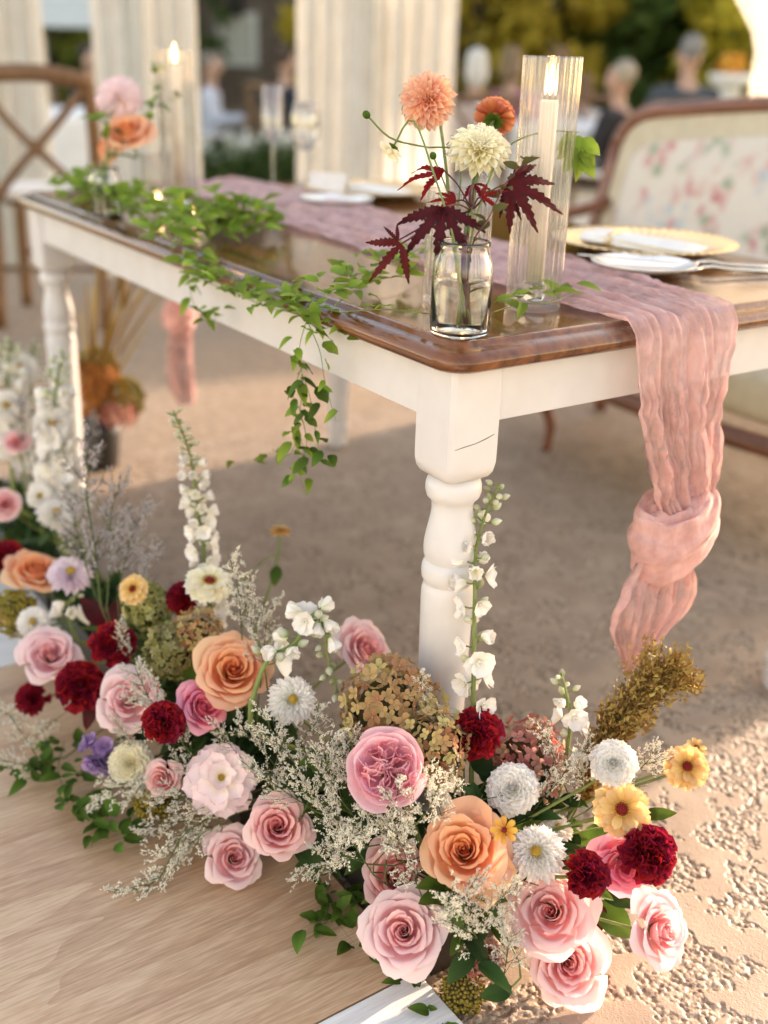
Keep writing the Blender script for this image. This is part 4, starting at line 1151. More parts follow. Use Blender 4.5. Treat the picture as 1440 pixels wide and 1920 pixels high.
tag(obj('place_card', b.mesh('place_card', False), M_card, None, Matrix.Translation((.655, 1.36, .7703)) @ Matrix.Rotation(R(-48), 4, 'Z')), 'folded blank paper place card standing before the far charger', 'place card')
# stemware
def stemware(name, prof_out, prof_in, loc, label, group=None):
    return tag(obj(name, shell(prof_out, prof_in, 48), M_stemg, None, Matrix.Translation(loc)), label, 'glass', group)
fl_o = [(.01, 0), (.030, .0005), (.031, .002), (.012, .006), (.0045, .012), (.0038, .03), (.0036, .10), (.006, .112), (.020, .128), (.0265, .140), (.0275, .150), (.0262, .245)]
fl_i = [(.0250, .2445), (.0262, .150), (.025, .142), (.018, .1305), (.004, .116)]
stemware('champagne_flute', fl_o, fl_i, Vector((.620, 1.575, .7702)), 'straight sided champagne flute standing at the far table end', 'champagne flutes')
stemware('champagne_flute', fl_o, fl_i, Vector((.555, .640, .7722)), 'champagne flute partly hidden behind the orange dahlia', 'champagne flutes')
wg_o = [(.01, 0), (.035, .0005), (.036, .002), (.012, .005), (.0042, .012), (.0036, .08), (.007, .088), (.024, .100), (.036, .122), (.0385, .145), (.036, .175), (.030, .205)]
wg_i = [(.0290, .2045), (.0348, .175), (.0372, .145), (.0348, .1225), (.022, .1015), (.003, .090)]
stemware('wine_glass', wg_o, wg_i, Vector((.715, 1.575, .7702)), 'round bowled wine glass beside the far champagne flute')
# ------------------------------------------------------------------ flower materials
def stops3(a, b_, c):
    return [(.0, a), (.55, b_), (1.0, c)]
FM = {
 'pale_pink': leaf_mat('pale_pink_petal', stops3((.84, .36, .38), (.90, .55, .56), (.94, .74, .73)), .36, vary=.10),
 'blush': leaf_mat('blush_petal', stops3((.80, .24, .26), (.88, .44, .44), (.93, .66, .63)), .36, vary=.10),
 'peach': leaf_mat('peach_petal', stops3((.80, .25, .09), (.88, .40, .20), (.92, .56, .36)), .36, vary=.10),
 'candy_pink': leaf_mat('candy_pink_petal', stops3((.88, .36, .43), (.92, .50, .56), (.95, .66, .70)), .36, vary=.10),
 'hot_pink': leaf_mat('hot_pink_petal', stops3((.86, .46, .50), (.86, .22, .34), (.92, .42, .52)), .36, vary=.10),
 'wine': leaf_mat('wine_red_petal', stops3((.10, .004, .008), (.24, .007, .018), (.34, .012, .030)), .30, rough=.6, spec=.2, vary=.4),
 'white': leaf_mat('white_petal', stops3((.80, .80, .52), (.90, .88, .82), (.93, .89, .86)), .30, vary=.06),
 'cream': leaf_mat('cream_petal', stops3((.80, .72, .36), (.90, .84, .62), (.93, .90, .76)), .32, vary=.06),
 'lilac': leaf_mat('lilac_petal', stops3((.82, .68, .74), (.88, .76, .82), (.91, .82, .87)), .32, vary=.06),
 'blush_white': leaf_mat('blush_white_petal', stops3((.92, .84, .66), (.94, .84, .82), (.93, .70, .73)), .34, vary=.08),
 'yellow': leaf_mat('yellow_petal', stops3((.62, .30, .06), (.80, .51, .19), (.86, .63, .34)), .36, vary=.14),
 'orange': leaf_mat('orange_yellow_petal', stops3((.60, .20, .03), (.74, .40, .08), (.78, .47, .13)), .4, vary=.15),
 'peach_dahlia': leaf_mat('peach_dahlia_petal', stops3((.88, .36, .18), (.92, .52, .34), (.94, .68, .52)), .38, vary=.1),
 'coral_dahlia': leaf_mat('coral_dahlia_petal', stops3((.62, .12, .05), (.72, .22, .11), (.78, .36, .22)), .42, vary=.2),
 'purple': leaf_mat('purple_petal', stops3((.20, .09, .26), (.34, .20, .44), (.48, .34, .56)), .4),
 'greenwhite': leaf_mat('green_white_petal', stops3((.34, .42, .16), (.66, .68, .50), (.76, .75, .66)), .4, vary=.15),
 'h_brown': leaf_mat('antique_brown_floret', stops3((.33, .13, .08), (.44, .29, .14), (.54, .48, .22)), .35, vary=.3),
 'h_pink': leaf_mat('dusty_pink_floret', stops3((.42, .12, .11), (.55, .26, .22), (.62, .46, .28)), .35),
 'h_green': leaf_mat('lime_floret', stops3((.26, .24, .07), (.44, .42, .17), (.54, .50, .26)), .35),
 'h_orange': leaf_mat('burnt_orange_floret', stops3((.34, .12, .03), (.46, .19, .05), (.52, .28, .08)), .35),
 'h_olive': leaf_mat('olive_bud', stops3((.20, .14, .02), (.30, .23, .04), (.38, .30, .07)), .25),
}
M_stem = noise_mat('green_stem', (.09, .14, .03), (.20, .25, .07), scale=30, rough=.55)
M_stemd = noise_mat('dark_stem', (.04, .06, .015), (.09, .12, .03), scale=30, rough=.6)
M_leafd = leaf_mat('dark_green_leaf', stops3((.014, .034, .009), (.024, .055, .013), (.045, .085, .02)), .22, rough=.38, vary=.5)
M_leafm = leaf_mat('mid_green_leaf', stops3((.05, .10, .015), (.08, .16, .025), (.13, .21, .04)), .35, rough=.4, vary=.4)
M_smilax = leaf_mat('smilax_leaf', stops3((.15, .25, .035), (.22, .34, .045), (.33, .42, .08)), .42, rough=.36, vary=.35)
M_maroon = leaf_mat('maroon_leaf', stops3((.12, .008, .012), (.07, .014, .016), (.10, .016, .018)), .25, rough=.42, vary=.35)
M_redleaf = leaf_mat('crimson_leaf', stops3((.20, .008, .015), (.22, .012, .018), (.16, .012, .016)), .35, rough=.42, vary=.2)
M_eye_red = flat_mat('red_flower_eye', (.28, .012, .010), .7)
M_eye_yel = flat_mat('yellow_flower_eye', (.55, .36, .05), .7)
M_grain = leaf_mat('golden_plume_grain', stops3((.15, .055, .02), (.30, .17, .05), (.44, .32, .10)), .25, rough=.7)
M_caspia = leaf_mat('caspia_blossom', stops3((.62, .58, .42), (.82, .77, .66), (.90, .86, .77)), .3, vary=.10)
M_caspial = leaf_mat('lilac_caspia_blossom', stops3((.40, .36, .34), (.55, .49, .48), (.62, .56, .58)), .3, vary=.15)
M_foam = noise_mat('wet_floral_foam', (.01, .02, .008), (.025, .04, .015), scale=60, rough=.95)
M_tray = flat_mat('dark_tray', (.018, .015, .012), .5)
M_recept = flat_mat('green_receptacle', (.08, .12, .03), .7)

# ------------------------------------------------------------------ petals
def petal_grid(f, nu=9, nv=9):
    P, F, t = grid(f, nu, nv)
    return P, F, t

def rose_petals(seed, n=33, cup=1.0):
    """petals of an open rose of radius 1, axis +Z, heart at z about .45"""
    r_ = np.random.default_rng(seed)
    out = []
    for i in range(n):
        s = i / (n - 1)
        phi = i * 2.39996 + r_.uniform(-.38, .38) * min(1, s * 2)
        lean = r_.uniform(-.6, 1.0); asym = r_.uniform(-.07, .07)
        hw = np.interp(s, [0, .15, .4, .75, 1], [1.9, 1.25, .85, .74, .80]) * r_.uniform(.92, 1.08)
        rim = np.interp(s, [0, .12, .30, .55, .80, 1], [.035, .10, .25, .50, .79, .98]) * r_.uniform(.92, 1.07)
        hgt = np.interp(s, [0, .15, .5, .75, 1], [.60, .62, .57, .42, .16]) * (cup if s > .3 else 1) + r_.uniform(-.03, .03)
        curl = np.interp(s, [0, .25, .6, 1], [.0, .05, .13, .19])
        belly = np.interp(s, [0, .4, 1], [1.15, 1.02, .78]) 
        base = .03 + .14 * s
        ph = r_.uniform(0, 6.28)
        pt = np.interp(s, [0, .4, 1], [.0, .05, .11]) * r_.uniform(.3, 1.3)
        def f(U, V):
            u = U * 2 - 1
            v = V * (1 - (.16 + .10 * s) * np.abs(u) ** 2.2 + pt * np.clip(1 - np.abs(u) * 2.2, 0, 1))
            wdt = hw * (.42 + .58 * np.sin(np.clip(v * 1.35, 0, 1) * np.pi / 2)) * np.where(v > .8, 1 - (v - .8) * .35, 1)
            b0, b1, b2, b3 = (base, -.12), (rim * belly, hgt * .10), (rim * .98, hgt * .72), (rim * .97, hgt)
            w0, w1, w2, w3 = (1 - v) ** 3, 3 * v * (1 - v) ** 2, 3 * v * v * (1 - v), v ** 3
            r = w0 * b0[0] + w1 * b1[0] + w2 * b2[0] + w3 * b3[0]
            z = w0 * b0[1] + w1 * b1[1] + w2 * b2[1] + w3 * b3[1]
            c = np.clip((v - .70) / .32, 0, 1.2) ** 2 * curl * (.75 + .7 * np.abs(u))
            r = r + c * 1.25
            z = z - c * .75
            r = r + (.030 + .030 * s * lean) * u + asym * s * v * u + .030 * s * np.sin(u * 4 + ph) * v * v
            z = z + .025 * np.sin(u * 3 + ph * 2) * v * v * (.4 + s)
            rough_ = .010 * (.3 + s) * np.sin(u * 13 + ph * 3) * v ** 5 + .006 * np.sin(u * 29 + ph) * v ** 6
            r = r + rough_; z = z + rough_ * .7
            # the sides of outer petals lie flatter than a true circle
            a = phi + u * wdt
            k = 1 + .10 * s * (1 / np.maximum(np.cos(u * wdt * .7), .6) - 1)
            return np.stack([r * k * np.cos(a), r * k * np.sin(a), z], 1)
        P, F, t = petal_grid(f, 15, 12)
        me = mesh('rose_petal', P, F, np.clip(t * (.35 + .75 * s) + .12 * s, 0, 1))
        out.append((me, Matrix.Identity(4)))
    return out

def garden_petals(seed):
    r_ = np.random.default_rng(seed)
    out = []
    # guard petals
    for i in range(15):
        s = .66 + .34 * i / 14
        phi = i * 2.39996
        rim = np.interp(s, [.66, .85, 1], [.70, .80, 1.0]); hgt = np.interp(s, [.66, .8, 1], [.50, .47, .16])
        hw = .70; ph = r_.uniform(0, 6.28)
        def f(U, V):
            u = U * 2 - 1
            v = V * (1 - .18 * np.abs(u) ** 2.3)
            wdt = hw * (.4 + .6 * np.sin(np.clip(v * 1.35, 0, 1) * np.pi / 2))
            r = (1 - v) ** 2 * .12 + 2 * v * (1 - v) * rim * 1.05 + v * v * rim
            z = (1 - v) ** 2 * -.15 + 2 * v * (1 - v) * hgt * .1 + v * v * hgt
            c = np.clip((v - .75) / .25, 0, 1.2) ** 2 * .05
            r = r + c - (.03 if s < .85 else -.02) * (v > .9) + .03 * u + .02 * np.sin(u * 4 + ph) * v * v
            z = z - c * .4 + .02 * np.sin(u * 3 + ph) * v * v
            a = phi + u * wdt
            return np.stack([r * np.cos(a), r * np.sin(a), z], 1)
        P, F, t = petal_grid(f, 13, 10)
        out.append((mesh('guard_petal', P, F, np.clip(.35 + t * .65, 0, 1)), Matrix.Identity(4)))
    # crowded inner petals standing on edge in five whorls
    for w in range(5):
        a0 = w * 2 * math.pi / 5 + .3
        for k in range(13):
            rad = .10 + .56 * ((k // 2) / 6) + r_.uniform(-.03, .03)
            a = a0 + (k % 2 - .5) * .38 * (1 - .1 * k / 13) + r_.uniform(-.22, .22)
            yaw = a + math.pi / 2 + (math.pi / 2 if k < 9 else 0) * .8 + r_.uniform(-.35, .35)
            hh = .44 - .05 * abs(k - 6) / 6 + r_.uniform(-.05, .06)
            wd = .20 + r_.uniform(-.03, .05)
            ph = r_.uniform(0, 6.28)
            def f(U, V):
                u = U * 2 - 1
                x = u * wd * (.35 + .65 * V)
                y = .07 * np.sin(u * 2.6 + ph) * V + .05 * V * V
                z = -.05 + hh * V * (1 - .12 * u * u) + .02 * np.sin(u * 5 + ph) * V
                c_, s_ = math.cos(yaw), math.sin(yaw)
                return np.stack([rad * math.cos(a) + x * c_ - y * s_, rad * math.sin(a) + x * s_ + y * c_, z], 1)
            P, F, t = petal_grid(f, 9, 6)
            out.append((mesh('inner_petal', P, F, .25 + t * .75), Matrix.Identity(4)))
    return out

def spoon(length, width, cup, tipw=.6, curl=.0, notch=.0, nu=7, nv=8):
    """petal lying along +Y from the origin, facing +Z"""
    def f(U, V):
        u = U * 2 - 1
        if tipw > .4:
            prof = (.22 + .78 * np.sin(np.clip(V / .66, 0, 1) * np.pi / 2)) * np.sqrt(np.clip(1 - (np.clip(V - .66, 0, 1) / .345) ** 2, .015, 1))
        else:
            prof = np.interp(V, [0, .2, .5, .8, .93, 1], [.22, .5, .88, 1.0, .6, tipw * .55])
        x = u * width * prof
        y = length * V * (1 - notch * (1 - np.abs(u)) * (V > .95)) - length * .06 * u * u * (V > .9)
        z = cup * width * (u * u) * prof - curl * length * V ** 2.2
        return np.stack([x, y, z], 1)
    return petal_grid(f, nu, nv)
SPOON = {}
def spoon_mesh(key, *a, **k):
    if key not in SPOON:
        P, F, t = spoon(*a, **k)
        SPOON[key] = mesh(key, P, F, t)
    return SPOON[key]

def ball_petals(seed, n, key, th_max=1.75, r0=.30, rseed=0, upcurve=.25, lmin=.35):
    """petals spread over a dome by the golden angle"""
    r_ = np.random.default_rng(seed)
    out = []
    me = key
    for i in range(n):
        s = (i + .5) / n
        th = th_max * s ** .62
        phi = i * 2.39996 + r_.uniform(-.06, .06)
        d = Vector((math.sin(th) * math.cos(phi), math.sin(th) * math.sin(phi), math.cos(th)))
        zax = Vector((0, 0, 1)) * (1.0) - d * d.z
        if zax.length < .05:
            zax = Vector((math.cos(phi + 1), math.sin(phi + 1), 0))
        up = (zax.normalized() * 1.0 + d * upcurve)
        L = lmin + (1 - lmin) * min(1, s * 1.8)
        L *= r_.uniform(.93, 1.06)
        tilt = r_.uniform(-.12, .12)
        dd = (d + Vector((r_.uniform(-.06, .06), r_.uniform(-.06, .06), r_.uniform(-.06, .06)))).normalized()
        Mx = Matrix.Translation(d * r0 * (.35 + .65 * s)) @ rot_between(dd, up) @ Matrix.Rotation(tilt, 4, 'Y') @ Matrix.Scale(L, 4)
        out.append((me, Mx))
    return out

def ring_petals(me, layers, seed):
    r_ = np.random.default_rng(seed)
    out = []
    for (cnt, elev, L, z, r0) in layers:
        a0 = r_.uniform(0, 6)
        for k in range(cnt):
            a = a0 + 2 * math.pi * k / cnt + r_.uniform(-.08, .08)
            e = elev + r_.uniform(-.16, .16)
            d = Vector((math.cos(a) * math.cos(e), math.sin(a) * math.cos(e), math.sin(e)))
            up = Vector((-math.cos(a) * math.sin(e), -math.sin(a) * math.sin(e), math.cos(e)))
            out.append((me, Matrix.Translation((math.cos(a) * r0, math.sin(a) * r0, z)) @ rot_between(d, up) @ Matrix.Scale(L * r_.uniform(.93, 1.05), 4)))
    return out

CARN = []
for k in range(5):
    ph = k * 1.7
    def f(U, V, ph=ph, k=k):
        u = U * 2 - 1
        spread = .10 + .62 * V ** 1.3
        a = u * 1.0
        ruff = .17 * V ** 2 * np.sin(u * 7 + ph) + .07 * V ** 3 * np.sin(u * 17 + ph * 2)
        rad = V * (1 - .10 * np.abs(u)) + .05 * (V > .92) * (np.abs(((u * 9 + ph) % 1) - .5) - .25)
        return np.stack([np.sin(a) * rad * spread * 1.15, rad * (.55 + .45 * np.cos(a)), ruff], 1)
    P, F, t = petal_grid(f, 25, 9)
    CARN.append(mesh('carnation_petal', P, F, t))
def carnation_petals(seed):
    r_ = np.random.default_rng(seed)
    out = []
    n = 38
    for i in range(n):
        s = (i + .5) / n
        th = 1.62 * s ** .6 + r_.uniform(-.1, .1)
        phi = i * 2.39996 + r_.uniform(-.2, .2)
        d = Vector((math.sin(th) * math.cos(phi), math.sin(th) * math.sin(phi), math.cos(th)))
        side = Vector((r_.uniform(-1, 1), r_.uniform(-1, 1), r_.uniform(-.3, 1)))
        L = (.74 + .26 * s) * r_.uniform(.9, 1.08)
        out.append((CARN[i % 5], Matrix.Translation((0, 0, -.25)) @ rot_between((d + Vector((0, 0, .25))).normalized(), Vector((0, 0, 1)) + side * .8) @ Matrix.Scale(L, 4)))
    return out

sp_ball = spoon_mesh('ball_dahlia_petal', .70, .225, .45, .75, -.06)
sp_mum = spoon_mesh('mum_petal', .78, .105, .9, .6, .03)
sp_cact = spoon_mesh('cactus_dahlia_petal', .85, .125, 1.0, .2, .05)
sp_zin = spoon_mesh('zinnia_petal', .80, .215, .22, .95, .10, nu=9, nv=9)
sp_peo = spoon_mesh('peony_petal', .82, .30, .35, .85, .10, nu=11, nv=10)
ROSES = [rose_petals(3, 33, 1.0), rose_petals(14, 28, .82), rose_petals(25, 36, 1.15), rose_petals(7, 26, .92), rose_petals(11, 31, 1.05)]
GARDEN = garden_petals(4)
KINDS = {
 'rose': lambda i: ROSES[i % 5],
 'garden_rose': lambda i: GARDEN,
 'carnation': carnation_petals,
 'ball_dahlia': lambda i: ball_petals(i, 130, sp_ball, 1.75, .28, upcurve=.5, lmin=.42),
 'mum': lambda i: ball_petals(i, 150, sp_mum, 1.55, .22, upcurve=.15, lmin=.30),
 'cactus_dahlia': lambda i: ball_petals(i, 120, sp_cact, 1.85, .18, upcurve=.1, lmin=.45),
 'zinnia': lambda i: ring_petals(sp_zin, [(17, -.10, 1.0, -.03, .18), (15, .12, .95, .01, .17), (12, .36, .80, .05, .14)], i),
 'small_zinnia': lambda i: ring_petals(sp_zin, [(8, .1, 1.0, 0, .18)], i),
 'peony': lambda i: ring_petals(sp_peo, [(9, -.05, 1.0, -.05, .14), (8, .25, .95, .0, .12), (7, .6, .78, .04, .10), (6, .95, .60, .06, .06)], i),
}
CATS = {'rose': 'rose', 'garden_rose': 'rose', 'carnation': 'carnation', 'ball_dahlia': 'dahlia', 'mum': 'chrysanthemum', 'cactus_dahlia': 'dahlia', 'zinnia': 'zinnia', 'small_zinnia': 'zinnia', 'peony': 'peony'}
# receptacles, eyes
b = MB(); b.ball((0, 0, -.12), (.20, .20, .20)); rec_rose = b.mesh('calyx')
b = MB(); b.lathe([(.08, -.75), (.15, -.68), (.19, -.45), (.22, -.2), (.16, -.05), (.02, .0)], 14); rec_carn = b.mesh('calyx')
b = MB(); b.ball((0, 0, .02), (.24, .24, .22)); rec_dah = b.mesh('heart')
def eye_mesh(seed, n=46, rr=.26):
    b = MB()
    r_ = np.random.default_rng(seed)
    b.ball((0, 0, .05), (rr * .8, rr * .8, .12), 12, 6)
    for i in range(n):
        s = (i + .5) / n
        a = i * 2.39996; r = rr * math.sqrt(s)
        z = .13 * (1 - s) + .06
        b.ball((r * math.cos(a), r * math.sin(a), z), (.030, .030, .05 + .03 * r_.random()), 6, 4)
    return b.mesh('eye')
eye = eye_mesh(1)
def eye_ring(seed):
    b = MB()
    for i in range(18):
        a = i * 2 * math.pi / 18
        b.ball((.25 * math.cos(a), .25 * math.sin(a), .12), (.028, .028, .07), 6, 4)
    return b.mesh('stamen_ring')
eyering = eye_ring(2)

def stem_to(base, tip, axis, n=9):
    base, tip, axis = Vector(base), Vector(tip), Vector(axis).normalized()
    L = (tip - base).length
    a = base; b1 = base + Vector((0, 0, 1)) * L * .35; b2 = tip - axis * min(L * .4, .08)
    return [tuple(a * (1 - u) ** 3 + b1 * 3 * u * (1 - u) ** 2 + b2 * 3 * u * u * (1 - u) + tip * u ** 3) for u in np.linspace(0, 1, n)]

def flower(kind, color, P, axis, r, label, base, idx, group=None, name=None, stem_mat=None, stem_r=.0022, leaves=0):
    P, axis, base = Vector(P), Vector(axis).normalized(), Vector(base)
    root = thing(name or kind, label, CATS[kind], tuple(base), 0, group)
    off = {'rose': .42, 'garden_rose': .42, 'carnation': .25, 'ball_dahlia': .35, 'mum': .3, 'cactus_dahlia': .1, 'peony': .2}.get(kind, .05)
    sc = r * {'rose': 1.02, 'carnation': 1.12, 'ball_dahlia': 1.05, 'mum': 1.05, 'cactus_dahlia': 1.0, 'zinnia': 1.02, 'peony': 1.05}.get(kind, 1.0)
    Mb = frame(axis, idx * 1.37, P - axis * off * r - base, sc)
    for me, Ml in KINDS[kind](idx):
        obj('petal', me, FM[color], root, Mb @ Ml)
    if kind in ('rose', 'garden_rose'):
        obj('calyx', rec_rose, M_recept, root, Mb)
    elif kind == 'carnation':
        obj('calyx', rec_carn, M_recept, root, Mb)
    elif kind in ('ball_dahlia', 'mum', 'cactus_dahlia'):
        obj('heart', rec_dah, FM[color], root, Mb)
        if kind == 'mum':
            obj('eye', eye, M_eye_yel, root, Mb @ Matrix.Translation((0, 0, .40)) @ Matrix.Scale(.72, 4))
    elif kind in ('zinnia', 'small_zinnia'):
        obj('eye', eye, M_eye_red, root, Mb @ Matrix.Scale(.85, 4))
        obj('stamen_ring', eyering, M_eye_yel, root, Mb)
    elif kind == 'peony':
        obj('eye', eye, M_eye_yel, root, Mb @ Matrix.Scale(.6, 4))
    tip = P - axis * (off + .22) * r
    b = MB()
    b.tube(np.array(stem_to(base, tip, axis)) - np.array(base), stem_r, 6)
    obj('stem', b.mesh('stem'), stem_mat or M_stem, root)
    return root
# ------------------------------------------------------------------ the flower row at the foot of the table
def row_x(y):
    q = min(max((y + .05) / .6, 0), 1)
    return -.04 - .12 * q * q * (3 - 2 * q)
TRAYS = []
for k, (y0, y1) in enumerate(((-.155, .17), (.20, .56), (.60, .98), (1.02, 1.42))):
    xc = row_x((y0 + y1) / 2)
    z0 = .0157 if xc - .055 < -.115 + .001 and k > 0 else -.001
    if k == 0:
        xc = -.046
    tr_ = thing('flower_tray', ('dark tray of flowers at the near table leg', 'dark tray under the peach rose and white peony', 'dark tray under the red carnations and lilac mum', 'dark tray under the tall white delphiniums')[k], 'tray', (xc, (y0 + y1) / 2, z0), 0, 'flower trays on the floor')
    hy = (y1 - y0) / 2
    b = MB()
    wI = .055
    P = []
    for (w, h, z) in ((wI - .006, hy - .006, 0), (wI, hy, .075), (wI - .004, hy - .004, .075), (wI - .008, hy - .008, .004)):
        P += [(-w, -h, z), (w, -h, z), (w, h, z), (-w, h, z)]
    F = []
    for q in range(3):
        for j in range(4):
            F.append((q * 4 + j, q * 4 + (j + 1) % 4, q * 4 + 4 + (j + 1) % 4, q * 4 + 4 + j))
    F += [(3, 2, 1, 0), (12, 13, 14, 15)]
    b.add(P, F)
    obj('tray', b.mesh('tray', False), M_tray, tr_)
    obj('foam', slab(-wI + .010, wI - .010, -hy + .010, hy - .010, .005, .095, .01), M_foam, tr_)
    TRAYS.append((xc, y0 + .03, y1 - .03, z0))
def base_for(P):
    best = min(TRAYS, key=lambda t: abs(min(max(P[1], t[1]), t[2]) - P[1]))
    return (best[0] + random.uniform(-.03, .03), min(max(P[1] + random.uniform(-.02, .02), best[1]), best[2]), best[3] + .085)
for i, (kind, color, P, ax, r, label) in enumerate(BLOOMS):
    nm = {'mum': 'chrysanthemum', 'ball_dahlia': 'dahlia'}.get(kind, kind)
    if kind == 'zinnia' and r < .019 and 'tiny' in label:
        kind = 'small_zinnia'
    if kind == 'rose' and color == 'hot_pink':
        nm = 'peony'
    bs = base_for(P)
    if 'tall bare stem' in label:
        bs = (ZSTEM[-1][0] - .06, ZSTEM[-1][1], .09)
    fl_root = flower(kind, color, P, ax, r, label, bs, i, None, nm)
    if 'broad outer petals' in label:
        axv = Vector(ax)
        for (dr, du, ln, wd) in ((.1, 1.0, 1.35, .62), (.75, -.75, 1.45, .7), (.95, -.1, 1.25, .6)):
            d = (Vector((.829, -.558, .03)) * dr + Vector((.194, .337, .92)) * du).normalized()
            pm = petal_grid(lambda U, V: np.stack([(U * 2 - 1) * wd * np.sin(np.clip(V * 1.15 + .12, 0, 1) * np.pi * .62) * (1 - .35 * np.clip(V - .8, 0, 1)), V * ln * (1 - .12 * (U * 2 - 1) ** 2), .25 * (U * 2 - 1) ** 2 - .3 * V ** 2.5 + .05 * np.sin(U * 9) * V], 1), 13, 11)
            obj('petal', mesh('guard_petal', *pm[:2], .3 + .7 * pm[2]), FM[color], fl_root, Matrix.Translation(Vector(P) - axv * r * .62 - Vector(bs)) @ rot_between(d, axv) @ Matrix.Scale(r, 4))

# larkspur and delphinium spikes
def floret(kind, seed):
    r_ = np.random.default_rng(seed)
    b = MB()
    if kind == 'open':
        for k in range(5):
            a = k * 2 * math.pi / 5 + r_.uniform(-.2, .2)
            e = r_.uniform(.15, .65)
            d = Vector((math.cos(a) * math.cos(e), math.sin(a) * math.cos(e), math.sin(e)))
            up = Vector((-math.cos(a) * math.sin(e), -math.sin(a) * math.sin(e), math.cos(e)))
            P, F, t = spoon(1.0, .50, .5, .9, -.12, nu=8, nv=9)
            Mx = np.array(rot_between(d, up))[:3, :3]
            b.add(P @ Mx.T, F, t * .6 + .4)
        for k in range(5):
            a = k * 1.25; b.ball((.12 * math.cos(a), .12 * math.sin(a), .25), (.09, .09, .16), 6, 4)
    elif kind == 'half':
        for k in range(5):
            a = k * 2 * math.pi / 5
            e = .95 + r_.uniform(-.1, .1)
            d = Vector((math.cos(a) * math.cos(e), math.sin(a) * math.cos(e), math.sin(e)))
            up = Vector((-math.cos(a) * math.sin(e), -math.sin(a) * math.sin(e), math.cos(e)))
            P, F, t = spoon(1.05, .56, .7, .95, -.22, nu=8, nv=9)
            Mx = np.array(rot_between(d, up))[:3, :3]
            b.add(P @ Mx.T, F, t * .8 + .2)
    else:
        P, F, t = grid(lambda U, V: np.stack([.46 * np.sin(np.pi * np.clip(V, .02, .98)) ** .7 * (1 - .25 * V) * np.cos(U * 2 * np.pi) * (1 + .06 * np.cos(U * 10 * np.pi)), .46 * np.sin(np.pi * np.clip(V, .02, .98)) ** .7 * (1 - .25 * V) * np.sin(U * 2 * np.pi) * (1 + .06 * np.cos(U * 10 * np.pi)), V * 1.25 - .1], 1), 15, 8, closed_u=True)
        b.add(P, F, t)
    return b.mesh('floret_' + kind)
FL = {k: [floret(k, s) for s in range(3)] for k in ('open', 'half', 'bud')}
for path, size, n, color, label in SPIKES:
    pts = smooth_path(path, 40)
    base = Vector(path[0])
    bs = Vector(base_for(path[0]))
    root = thing('larkspur', label, 'larkspur', tuple(bs))
    full = np.vstack([np.array(stem_to(bs, path[0], Vector(path[1]) - Vector(path[0]), 8))[:-1], pts])
    b = MB(); b.tube(full - np.array(bs), np.linspace(.0042, .0014, len(full)) * (size / .0125) ** .5, 7)
    obj('stem', b.mesh('stem'), M_stem, root)
    sr = random.Random(n + int(size * 1e5))
    droop = 'droop' in label
    for k in range(n):
        u = (k + sr.random() * .6) / n
        u0 = .12 + .88 * u
        p = Vector(pts[min(int(u0 * 39), 39)])
        a = k * 2.39996 + sr.uniform(-.3, .3)
        side = Vector((math.cos(a), math.sin(a), sr.uniform(-.1, .55))).normalized()
        if droop and u > .5:
            side = Vector((math.cos(a), math.sin(a), -.8)).normalized()
        sz = size * (2.1 if color == 'greenwhite' else 1.45) * (1.0 - (.35 if color == 'greenwhite' else .5) * u) * sr.uniform(.85, 1.15)
        kd = 'bud' if u > .70 or (color == 'greenwhite' and sr.random() < .35) else ('half' if (u > .42 or (color == 'greenwhite' and sr.random() < .5)) else 'open')
        ln = sz * (.7 if color == 'white' else .6)
        q = p + side * ln
        d = (side + Vector((0, 0, .35 if kd == 'bud' else -.1)) + Vector((-.3, -.4, 0)) * (.6 if kd == 'open' else .15)).normalized()
        m_ = FM['greenwhite'] if kd == 'bud' else FM['white']
        fo_ = obj('floret' if kd != 'bud' else 'bud', FL[kd][k % 3], m_, root, frame(d, a, q - bs, sz * (.95 if kd != 'bud' else .62)))
        Mf = frame(d, a, q - bs, sz * (.95 if kd != 'bud' else .62))
        b = MB(); b.tube([tuple(p - bs), tuple(p + side * ln * .5 + Vector((0, 0, -.001)) - bs), tuple(q - bs)], .0011, 5)
        obj('pedicel', b.mesh('pedicel'), M_stem, fo_, Mf.inverted())

